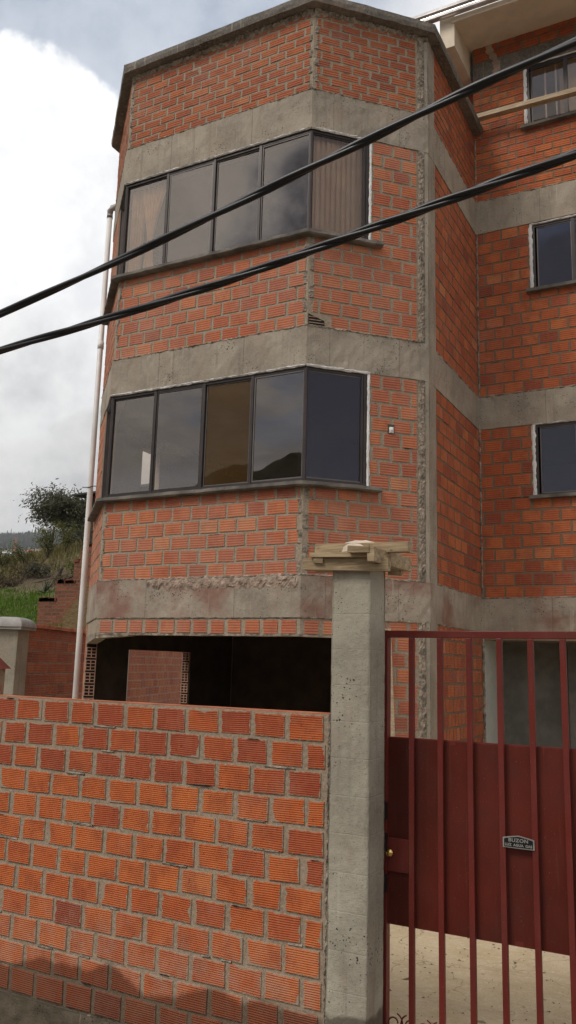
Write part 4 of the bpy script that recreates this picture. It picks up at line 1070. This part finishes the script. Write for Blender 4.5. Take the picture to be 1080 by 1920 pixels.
M_BARK = plain('bark', (0.075,0.060,0.047), 0.95, bump=0.02, bscale=12, var=0.3)
def twigpath(R, p, d, L, n, droop, wob):
    pts = [Vector(p)]; d = Vector(d).normalized()
    for k in range(n):
        d = (d+Vector((R.uniform(-wob,wob), R.uniform(-wob,wob), R.uniform(-wob,wob)-droop))).normalized()
        pts.append(pts[-1]+d*L/n)
    return pts
def tree(name, loc, trunk_pts, r0, crown_c, crown_r, nlimb, nleaf, leaf, cols, label, seed, droop=0.06, group=None, cat='tree', kgap=0.5):
    R = random.Random(seed); t = empty(name, loc, label, cat, group)
    tm = MB(); n = len(trunk_pts)
    tp = [Vector(p) for p in trunk_pts]
    tm.tube(tp, [r0*(1-0.55*i/(n-1)) for i in range(n)], 8)
    cc_ = Vector(crown_c); cr = Vector(crown_r); lm = MB(); tips = []
    for k in range(nlimb):
        s_ = tp[R.randint(max(0,n//2-1), n-1)]
        th = R.uniform(0, 6.28); ph = R.uniform(-0.35, 1.0); rr = R.uniform(0.55, 1.0)
        e = cc_+Vector((cr.x*math.cos(th)*math.cos(ph), cr.y*math.sin(th)*math.cos(ph), cr.z*math.sin(ph)))*rr
        mid = s_.lerp(e, 0.5)+Vector((R.uniform(-.1,.1)*cr.x, R.uniform(-.1,.1)*cr.y, 0.16*cr.z))
        pts = []
        for q in range(9):
            u = q/8; pts.append((1-u)**2*s_+2*u*(1-u)*mid+u*u*e+Vector((R.uniform(-1,1),R.uniform(-1,1),R.uniform(-1,1)))*0.012*cr.x*q)
        tm.tube(pts, [r0*0.38*(1-0.9*q/8)+0.003 for q in range(9)], 5)
        tips += [(pts[q], (pts[min(q+1,8)]-pts[q-1]).normalized()) for q in range(3, 9)]
    tm.build('trunk', M_BARK, t, recalc=False)
    for k in range(nleaf):
        p, d = tips[R.randrange(len(tips))]
        o = p+Vector((R.gauss(0,1),R.gauss(0,1),R.gauss(0,1)-.4))*cr.x*0.13
        if noise.noise(o*3.2/cr.x+Vector((seed,0,0))) < -0.10 and R.random() < kgap+.3: continue
        dd = (d+Vector((R.uniform(-1,1),R.uniform(-1,1),-1.3+R.uniform(-.5,.6)))).normalized()
        L = leaf*R.uniform(0.5,1.4); w = L*R.uniform(0.11,0.19); sd = dd.cross(Vector((R.uniform(-1,1),R.uniform(-1,1),R.uniform(-1,1)))).normalized()*w
        lm.face([o, o+dd*L*0.5+sd, o+dd*L, o+dd*L*0.5-sd], None, (min(1,max(0,R.gauss(0.5,0.24))),1,1))
    lm.build('crown', leaf_mat(name+'_leaf', cols, 0.3), t, recalc=False)
    return t
def onray(ax, y, z=None): return Vector((ax*y, y, hill_h(ax*y, y) if z is None else z))
DARKL = [(0.032,0.034,0.020),(0.065,0.070,0.038),(0.11,0.115,0.065),(0.19,0.19,0.13)]
# the big drooping tree on the crest
yT = 27.0
b_ = onray(-0.893, yT)
tree('drooping_tree', b_, [b_-Vector((0,0,0.4)), b_+Vector((-0.1,0,0.3)), b_+Vector((-0.35,0,0.62)), b_+Vector((-0.72,0.1,0.95)), b_+Vector((-1.05,0.1,1.3))],
     0.11, (-0.951*yT, yT, 0.242*yT), (1.50, 1.3, 1.15), 64, 19000, 0.145, DARKL, 'dark tree with fine drooping leaves leaning left over the bank against the sky', 5)
BUSH = [(0.050,0.060,0.016),(0.10,0.115,0.03),(0.17,0.18,0.055),(0.27,0.26,0.10)]
def shrub(ax, y, rx, rz, nl, nf, label, seed, leaf=0.09, cols=BUSH, name='shrub', group='shrubs on the bank'):
    b_ = onray(ax, y)
    return tree(name, b_, [b_-Vector((0,0,.1)), b_+Vector((0.02,0,rz*.3)), b_+Vector((0.05,0,rz*.6))], 0.03, b_+Vector((0,0,rz*0.95)), (rx,rx,rz), nl, nf, leaf, cols, label, seed, group=group, cat='shrub', kgap=0.6)
shrub(-1.075, 22.5, 0.55, 0.62, 22, 1900, 'pale green loose shrub farthest left on the bank', 21)
shrub(-1.025, 23.0, 0.60, 0.60, 20, 1500, 'sparse yellow-green shrub second from the left on the bank', 22)
shrub(-0.972, 23.5, 0.58, 0.98, 24, 2300, 'tall feathery green shrub below the middle of the drooping tree', 23)
shrub(-0.935, 23.5, 0.55, 0.85, 22, 1900, 'leafy shrub beside the stepped ruined wall', 24)
shrub(-0.905, 25.5, 0.75, 0.55, 22, 1500, 'low dark shrub at the foot of the drooping tree', 25, cols=DARKL)
shrub(-0.868, 22.5, 0.9, 1.1, 24, 1800, 'dark shrub half hidden behind the white downpipe', 27, cols=DARKL)
shrub(-1.01, 21.0, 0.9, 0.26, 20, 1900, 'low brownish bush at the upper edge of the green grass', 26, cols=[(0.05,0.035,0.02),(0.10,0.07,0.035),(0.13,0.11,0.05)])
shrub(-1.055, 20.2, 0.7, 0.24, 18, 1400, 'low dusty brown bush at the very left, above the green grass', 28, cols=[(0.05,0.035,0.02),(0.10,0.07,0.035),(0.15,0.12,0.06)])
shrub(-0.935, 19.2, 0.45, 0.30, 18, 1200, 'small dry bush leaning against the steps of the ruined wall', 29, cols=[(0.06,0.05,0.025),(0.12,0.10,0.045),(0.20,0.17,0.09)])
shrub(-0.905, 19.5, 0.5, 0.45, 18, 1400, 'dense olive bush on top of the ruined wall beside the downpipe', 30)
shrub(-1.085, 20.8, 0.6, 0.42, 18, 1500, 'olive shrub cut by the left edge just above the green grass', 31)
shrub(-0.985, 20.6, 0.5, 0.36, 18, 1300, 'grey-green scrub between the agave and the feathery shrub', 32, cols=[(0.05,0.05,0.03),(0.10,0.10,0.06),(0.17,0.16,0.10)])
# fallen branches
m = MB()
def pr_(ax, y, ratio): return Vector((ax*y, y, ratio*y))
m.tube([pr_(-1.085,20,0.100), pr_(-1.04,20,0.118), pr_(-1.0,20,0.142), pr_(-0.962,20,0.168)], [0.022,0.02,0.015,0.008], 6)
m.tube([pr_(-1.03,20.2,0.117), pr_(-0.99,20.2,0.122), pr_(-0.955,20.2,0.128), pr_(-0.92,20.2,0.124)], [0.012,0.016,0.022,0.012], 6)
tag(m.build('fallen_branch', M_BARK), 'long dead branch lying across the shrubs on the bank', 'branch')
m = MB(); b_ = onray(-0.945, 20.6)
m.tube([b_-Vector((.1,0,.1)), b_+Vector((0.04,0,0.14)), b_+Vector((0.10,0,0.28)), b_+Vector((0.28,0,0.42))], [0.06,0.07,0.05,0.02], 7)
m.tube([b_+Vector((0.05,0,0.15)), b_+Vector((-0.02,0,0.32)), b_+Vector((0.02,0,0.45))], [0.045,0.035,0.02], 7)
tag(m.build('stump', M_BARK), 'gnarled pale stump above the spiky agave', 'stump')
# agave
m = MB(); b_ = onray(-0.972, 19.0)+Vector((0,0,0.02)); R = random.Random(3)
for k in range(34):
    a = R.uniform(0, 6.28); el = R.uniform(0.1, 1.3); L = R.uniform(0.40, 0.66); pts = []
    d = Vector((math.cos(a)*math.cos(el), math.sin(a)*math.cos(el), math.sin(el))); sd = Vector((-math.sin(a), math.cos(a), 0))*0.022
    p0 = b_; p1 = b_+d*L*0.5+Vector((0,0,.01)); p2 = b_+d*L-Vector((0,0,0.06*math.cos(el)))
    m.face([p0-sd,p0+sd,p1+sd*.8,p1-sd*.8], None, (R.random(),1,1)); m.face([p1-sd*.8,p1+sd*.8,p2], None, (R.random(),1,1))
tag(m.build('agave', leaf_mat('agave_leaf', [(0.07,0.085,0.06),(0.13,0.15,0.11),(0.20,0.22,0.16)], 0.05), recalc=False), 'spiky grey-green agave at the foot of the ruined stepped wall', 'plant')
# stepped ruined wall
yR = 15.0
def rp(px, py):   # outline in plane y=yR using view ratios of the place
    return (px, py)
prof = [(-0.9835,-0.02),(-0.9835,0.093),(-0.949,0.095),(-0.949,0.121),(-0.914,0.124),(-0.914,0.154),(-0.902,0.156),(-0.902,0.167),(-0.893,0.169),(-0.893,0.178),(-0.845,0.181),(-0.845,-0.02)]
rwl = empty('ruined_wall', (-0.95*yR, yR, 0), 'old stepped brick and adobe wall crumbling on the bank beside the white downpipe', 'wall')
m = MB(); P2 = [(a*yR, z*yR) for a, z in prof]
m.face([(x,yR,z) for x,z in P2]); m.face([(x,yR+0.35,z) for x,z in reversed(P2)])
for i in range(len(P2)):
    a, b2 = P2[i], P2[(i+1)%len(P2)]; m.face([(a[0],yR,a[1]),(a[0],yR+.35,a[1]),(b2[0],yR+.35,b2[1]),(b2[0],yR,b2[1])])
ma, nt, b = newmat('old_brick_adobe'); g = NT(nt); P = g.pos()
mp = g.n('ShaderNodeMapping'); g.l(P, mp.inputs[0]); mp.inputs['Rotation'].default_value = (math.radians(90), 0, 0)
bk = g.n('ShaderNodeTexBrick'); g.l(mp.outputs[0], bk.inputs['Vector']); bk.inputs['Scale'].default_value = 1.0
bk.inputs['Brick Width'].default_value = 0.26; bk.inputs['Row Height'].default_value = 0.085; bk.inputs['Mortar Size'].default_value = 0.012
bk.inputs['Color1'].default_value = (0.26,0.085,0.045,1); bk.inputs['Color2'].default_value = (0.15,0.055,0.032,1); bk.inputs['Mortar'].default_value = (0.17,0.11,0.065,1)
sp = g.n('ShaderNodeSeparateXYZ'); g.l(P, sp.inputs[0]); nn_ = g.noise(P, 1.6, 5, 0.65)
lim = g.math('ADD', g.math('MULTIPLY', g.math('ADD', sp.outputs[0], 14.2), 1.15), g.math('MULTIPLY_ADD', nn_, 1.6, -0.15))
ad = g.sm(g.math('SUBTRACT', lim, sp.outputs[2]), -0.05, 0.08)
c_ = g.mix(ad, bk.outputs[0], g.mix(g.noise(P, 9, 5, 0.7), (0.13,0.085,0.035), (0.24,0.165,0.075)))
g.l(c_, b.inputs['Base Color']); b.inputs['Roughness'].default_value = 0.95; g.l(g.bump(g.noise(P, 14, 4, 0.7), 1.0, 0.04), b.inputs['Normal'])
m.build('masonry', ma, rwl)
m = MB(); R = random.Random(8)
for k in range(26):
    x = R.uniform(-0.9835, -0.875)*yR; rz = [z for a, z in prof[1:10] if a*yR <= x][-1] if any(a*yR <= x for a, z in prof[1:10]) else 0.1
    w = R.uniform(0.10,0.22); z = rz*yR; m.box(x, x+w, yR-0.02, yR+R.uniform(.1,.3), z-0.02, z+R.uniform(0.03,0.07))
m.build('loose_bricks', plain('old_brick_loose', (0.19,0.055,0.03), 0.95, var=0.35, vscale=9), rwl)
# small posts and shed behind
for ax, y, z0_, z1_, lab, mt in ((-0.902,16.5,0.155,0.198,'short pale post standing on the stepped ruined wall', M_WP), (-0.995,24,0.150,0.215,'thin dark post among the shrubs below the drooping tree', M_BARK), (-0.968,24,0.165,0.212,'leaning dark post just right of the thin dark post', M_BARK)):
    m = MB(); m.beam((ax*y,y,z0_*y), ((ax+(0.006 if 'leaning' in lab else 0))*y,y,z1_*y), 0.07, 0.07); tag(m.build('post', mt), lab, 'post', 'posts on the bank')
sh = empty('shed', (-0.86*24, 24.5, 4), 'dark shed with a low sheet roof behind the drooping tree', 'shed')
m = MB(); m.box(-0.897*24, -0.7*24, 24, 27, 4.2, 6.15); m.build('wall', plain('shed_wall', (0.06,0.055,0.04), 0.9), sh)
m = MB(); m.hexa([(-0.915*24,23.6,6.16),(-16.5,23.6,6.32),(-16.5,27.4,6.5),(-0.915*24,27.4,6.36),(-0.915*24,23.6,6.22),(-16.5,23.6,6.42),(-16.5,27.4,6.6),(-0.915*24,27.4,6.42)]); m.build('roof', plain('shed_roof', (0.04,0.042,0.045), 0.6), sh)

# ------------------------------------------------------------------ far slopes, houses, forest
def far_h(x, y):
    a = x/max(y,1)
    r = 0.150+0.022*sstep((y-60)/500)+(0.028+0.002*(-(a+1.0))*10)*sstep((y-600)/550)
    r *= sstep((y-20)/40)*0.25+0.75
    e = sstep((a+2.4)/0.9)*sstep((-0.25-a)/0.35)
    return y*r*(0.35+0.65*e)-3+ y*0.003*fbm(x*0.01, y*0.01, 5, 4)
m = MB()
def ff(i, j):
    y = 45+1400*j**1.6; a = -2.1+2.1*i; return (a*y, y, far_h(a*y, y))
m.grid(ff, 140, 70)
mf, nt, b = newmat('far_slope'); g = NT(nt); P = g.pos()
n_ = g.noise(P, 0.012, 5, 0.65); k_ = g.noise(P, 0.12, 4, 0.7)
c_ = g.mix(g.sm(n_, 0.42, 0.58), (0.15,0.11,0.06), (0.09,0.10,0.04)); c_ = g.mix(g.sm(k_, 0.45, 0.7, 0, 0.6), c_, (0.20,0.12,0.08))
g.l(c_, b.inputs['Base Color']); b.inputs['Roughness'].default_value = 0.95
tag(m.build('far_hills', mf, smooth=True, recalc=False), kind='structure')
R = random.Random(44); m = MB()
def conifer(mb, x, y, z, h, w, c):
    for l in range(4):
        z0_ = z+h*(0.08+0.22*l); z1_ = z0_+h*0.38 if l < 3 else z+h; r = w*(1-0.22*l)*R.uniform(.75,1.2); n = 5; o = R.uniform(0,6)
        for q in range(n):
            a1, a2 = o+2*math.pi*q/n, o+2*math.pi*(q+1)/n; r1 = r*R.uniform(.6,1.2)
            mb.face([(x+r1*math.cos(a1),y+r1*math.sin(a1),z0_),(x+r*math.cos(a2),y+r*math.sin(a2),z0_),(x,y,z1_)], None, (c,1,1))
for k in range(2600):
    y = R.uniform(800, 1240); a = R.uniform(-1.32, -0.80); x = a*y
    conifer(m, x, y, far_h(x,y)-2, R.uniform(8,15)*(1.5 if R.random() < .04 else 1), R.uniform(2.2,4.6), R.random())
tag(m.build('forest', leaf_mat('conifer_leaf', [(0.018,0.024,0.018),(0.03,0.04,0.026),(0.045,0.055,0.035)], 0.0), recalc=False), 'dark conifer forest covering the far hill at the left edge', 'forest', kind='stuff')
M_HB = plain('far_brick_wall', (0.30,0.12,0.08), 0.9, var=0.2); M_HW = plain('far_white_wall', (0.62,0.60,0.57), 0.9)
M_R1 = plain('pale_tin_roof', (0.60,0.61,0.62), 0.5, var=0.1); M_R2 = plain('red_tile_roof', (0.32,0.09,0.07), 0.8)
def far_house(ax, y, w, d, h, wm, rm, label, rot):
    x = ax*y; z = far_h(x, y)-2; hh = empty('house', (x,y,z), label, 'house', 'distant houses below the forest')
    c, s_ = math.cos(rot), math.sin(rot); U = (c,s_,0); N_ = (s_,-c,0); F = Frame((x,y,0), U, N_)
    q = MB(); q.fbox(F, -w/2, w/2, -d/2, d/2, z, z+h+2); q.build('wall', wm, hh)
    q = MB(); z1_ = z+h+2; e = 0.6
    q.hexa([F.p(-w/2-e,d/2+e,z1_+.01),F.p(w/2+e,d/2+e,z1_+.01),F.p(w/2+e,-d/2-e,z1_+.01),F.p(-w/2-e,-d/2-e,z1_+.01),F.p(-w/2-e,0.3,z1_+h*.45),F.p(w/2+e,0.3,z1_+h*.45),F.p(w/2+e,-0.3,z1_+h*.45),F.p(-w/2-e,-0.3,z1_+h*.45)]); q.build('roof', rm, hh)
    for u in (-0.3, 0.05, 0.33):
        q = MB(); q.fbox(F, w*u-0.6, w*u+0.6, d/2+0.01, d/2+0.06, z+2+h*.35, z+2+h*.72); q.build('window', M_BLK, hh)
far_house(-1.083, 330, 13, 8, 4.0, M_HB, M_R1, 'far house with a pale tin roof at the very left edge of the photo', 0.5)
far_house(-1.040, 350, 15, 9, 4.5, M_HW, M_R1, 'white walled far house with a pale tin roof, second from the left', 0.7)
far_house(-1.058, 250, 10, 7, 3.5, M_HB, plain('brown_roof', (0.22,0.12,0.09), 0.8), 'far brick house with a brown roof in front of the tin roofed ones', 0.3)
far_house(-1.000, 360, 10, 8, 4.5, M_HW, M_R2, 'small far white house with a red tile roof', 0.6)
far_house(-0.955, 210, 12, 8, 4.5, M_HW, M_R1, 'far house with a bright tin roof between the shrubs and the drooping tree', 0.9)
m = MB(); m.tube([(-1.045*420,420,far_h(-1.045*420,420)), (-1.045*420,420,far_h(-1.045*420,420)+16)], 0.5, 6, mi=0)
tag(m.build('mast', plain('mast_paint', (0.45,0.12,0.10), 0.7)), 'thin red and white mast rising in front of the far forest', 'mast')

# hill and town edge across the street (behind the camera, seen in the window glass)
m = MB()
def oh(i, j):
    x = -260+420*i; y = -45-150*j
    prof_ = 28-13*sstep((x+36)/14)+4*fbm(x*0.012, 3.3, 1, 4)+11*math.exp(-((x+46)/22)**2)+1.6*fbm(x*0.16, 7, 2, 3)
    return (x, y, -3+prof_*sstep(j/0.35)*1.0+0.6*fbm(x*.3, y*.3, 0, 2))
m.grid(oh, 300, 40)
tag(m.build('opposite_hill', gmat('opposite_hill_mat', (0.06,0.055,0.03), (0.10,0.08,0.045), (0.035,0.045,0.018), 0.05, 0.3), recalc=False), kind='structure')

hz_ = bpy.data.materials.new('haze'); hz_.use_nodes = True; hz_.node_tree.nodes.remove(hz_.node_tree.nodes['Principled BSDF'])
pv = hz_.node_tree.nodes.new('ShaderNodeVolumePrincipled'); pv.inputs['Density'].default_value = 0.0002; pv.inputs['Color'].default_value = (0.86,0.90,0.95,1); pv.inputs['Anisotropy'].default_value = 0.2
hz_.node_tree.links.new(pv.outputs[0], hz_.node_tree.nodes['Material Output'].inputs['Volume'])
m = MB(); m.box(-3200, 3200, -2600, 2600, -4.6, 420); tag(m.build('haze', hz_), kind='stuff')
# ------------------------------------------------------------------ camera
yaw, pitch, roll, FPX = 0.4894, 0.1827, 0.0267, 1558.85
import json
yaw, pitch, roll, FPX = 0.489412, 0.182698, 0.0266864, 1558.85
f = Vector((-math.sin(yaw)*math.cos(pitch), math.cos(yaw)*math.cos(pitch), math.sin(pitch)))
r = Vector((math.cos(yaw), math.sin(yaw), 0)); u = r.cross(f)
r2 = r*math.cos(roll)+u*math.sin(roll); u2 = -r*math.sin(roll)+u*math.cos(roll)
cam = bpy.data.cameras.new('camera'); co = bpy.data.objects.new('camera', cam); COL.objects.link(co)
M = Matrix((r2, u2, -f)).transposed().to_4x4(); co.matrix_world = M
cam.sensor_fit = 'VERTICAL'; cam.sensor_height = 36; cam.lens = FPX/1920*36; cam.clip_start = 0.05; cam.clip_end = 8000
scene.camera = co

# ------------------------------------------------------------------ daylight
SUN_EL, SUN_AZ = math.radians(48), math.radians(-28)     # azimuth of where the sun stands, from -Y towards -X
sd = Vector((math.sin(SUN_AZ)*math.cos(SUN_EL), -math.cos(SUN_AZ)*math.cos(SUN_EL), math.sin(SUN_EL)))
sl_ = bpy.data.lights.new('sun', 'SUN'); sl_.energy = 1.5; sl_.angle = math.radians(22); sl_.color = (1.0, 0.93, 0.84)
so = bpy.data.objects.new('sun', sl_); COL.objects.link(so); so.rotation_euler = sd.to_track_quat('Z', 'Y').to_euler()
w = bpy.data.worlds.new('World'); scene.world = w; w.use_nodes = True
nt = w.node_tree; g = NT(nt); bg = nt.nodes['Background']
sky = g.n('ShaderNodeTexSky', sky_type='NISHITA'); sky.sun_disc = False; sky.sun_elevation = SUN_EL
sky.sun_rotation = math.atan2(sd.x, sd.y); sky.altitude = 3600; sky.air_density = 1.0; sky.dust_density = 1.0
tc = g.n('ShaderNodeTexCoord'); D = tc.outputs['Generated']
sp = g.n('ShaderNodeSeparateXYZ'); g.l(D, sp.inputs[0])
zz = g.math('ADD', g.math('MAXIMUM', sp.outputs[2], 0.0), 0.22)
cx = g.n('ShaderNodeCombineXYZ'); g.l(g.math('DIVIDE', sp.outputs[0], zz), cx.inputs[0]); g.l(g.math('DIVIDE', sp.outputs[1], zz), cx.inputs[1]); g.l(sp.outputs[2], cx.inputs[2])
V = cx.outputs[0]
n1 = g.noise(V, 1.15, 9, 0.60, 0.15); n2 = g.noise(V, 0.8, 7, 0.6, 0.3)
def lobe(px, py, lo, hi):
    v = (f*FPX+r2*(px-540)-u2*(py-960)).normalized()
    d = g.n('ShaderNodeVectorMath', operation='DOT_PRODUCT'); g.l(D, d.inputs[0]); d.inputs[1].default_value = v
    x = g.sm(d.outputs['Value'], math.cos(math.radians(hi)), math.cos(math.radians(lo)))
    return x
# the tall white cumulus left of the house, greyer sheet above and below it
wob = g.math('MULTIPLY', g.math('SUBTRACT', g.noise(D, 9, 8, 0.62), 0.5), 1.0)
Lw = g.math('ADD', lobe(-20, 470, 5.5, 15), g.math('MULTIPLY', wob, 0.9))
cum = g.sm(Lw, 0.35, 0.50)
def lobev(v, lo, hi):
    d = g.n('ShaderNodeVectorMath', operation='DOT_PRODUCT'); g.l(D, d.inputs[0]); d.inputs[1].default_value = Vector(v).normalized()
    return g.sm(d.outputs['Value'], math.cos(math.radians(hi)), math.cos(math.radians(lo)))
nv_ = g.math('MULTIPLY', g.math('SUBTRACT', g.noise(D, 7, 8, 0.6), 0.5), 1.3)
navy = g.math('MAXIMUM', g.math('MAXIMUM', lobev((8.1,-3.6,4.6), 8, 22), lobev((-1.8,-11,3.6), 5, 13)), g.math('MULTIPLY', lobev((-3.9,-7.8,4.8), 0, 9), 0.75))
navy = g.sm(g.math('ADD', navy, nv_), 0.35, 0.75)
cov = g.sm(n1, 0.36, 0.52)
cov = g.math('MAXIMUM', cov, g.sm(sp.outputs[2], 0.50, 0.12, 0.0, 0.94))
cov = g.math('MAXIMUM', g.math('MAXIMUM', cov, cum), lobe(150, 300, 34, 44))
cov = g.math('MULTIPLY', cov, g.math('SUBTRACT', 1.0, navy))
shade = g.sm(n2, 0.36, 0.62)
cl = g.mix(shade, (0.26,0.255,0.26), (0.98,0.95,0.91))
hz = g.sm(sp.outputs[2], 0.22, 0.02)
cl = g.mix(g.math('MULTIPLY', hz, 0.55), cl, (0.62,0.62,0.62))
Lt = lobe(200, -140, 10, 25)
cl = g.mix(g.math('MULTIPLY', Lt, 0.85), cl, g.mix(g.sm(g.noise(D, 6, 7, 0.6), 0.36, 0.66), (0.225,0.28,0.375), (0.41,0.46,0.545)))
cl = g.mix(cum, cl, g.mix(g.sm(g.noise(D, 7, 6, 0.6), 0.3, 0.62), (0.66,0.67,0.69), (0.90,0.90,0.90)))
Ll = lobe(0, 820, 3, 11); cl = g.mix(g.math('MULTIPLY', Ll, 0.8), cl, g.mix(g.sm(g.noise(D, 8, 6, 0.6), 0.35, 0.65), (0.40,0.405,0.42), (0.66,0.66,0.655)))
sk = g.n('ShaderNodeVectorMath', operation='SCALE'); g.l(sky.outputs[0], sk.inputs[0]); sk.inputs['Scale'].default_value = 0.10
skd = g.mix(0.90, sk.outputs[0], (0.13,0.12,0.14))
skc = g.mix(navy, sk.outputs[0], skd)
col = g.mix(cov, skc, cl)
g.l(col, bg.inputs[0]); bg.inputs[1].default_value = 1.0

vs = scene.view_settings; vs.view_transform = 'Standard'; vs.look = 'None'; vs.gamma = 1.0; vs.exposure = 0.50
scene.render.engine = 'CYCLES'; scene.cycles.max_bounces = 8; scene.cycles.transparent_max_bounces = 16
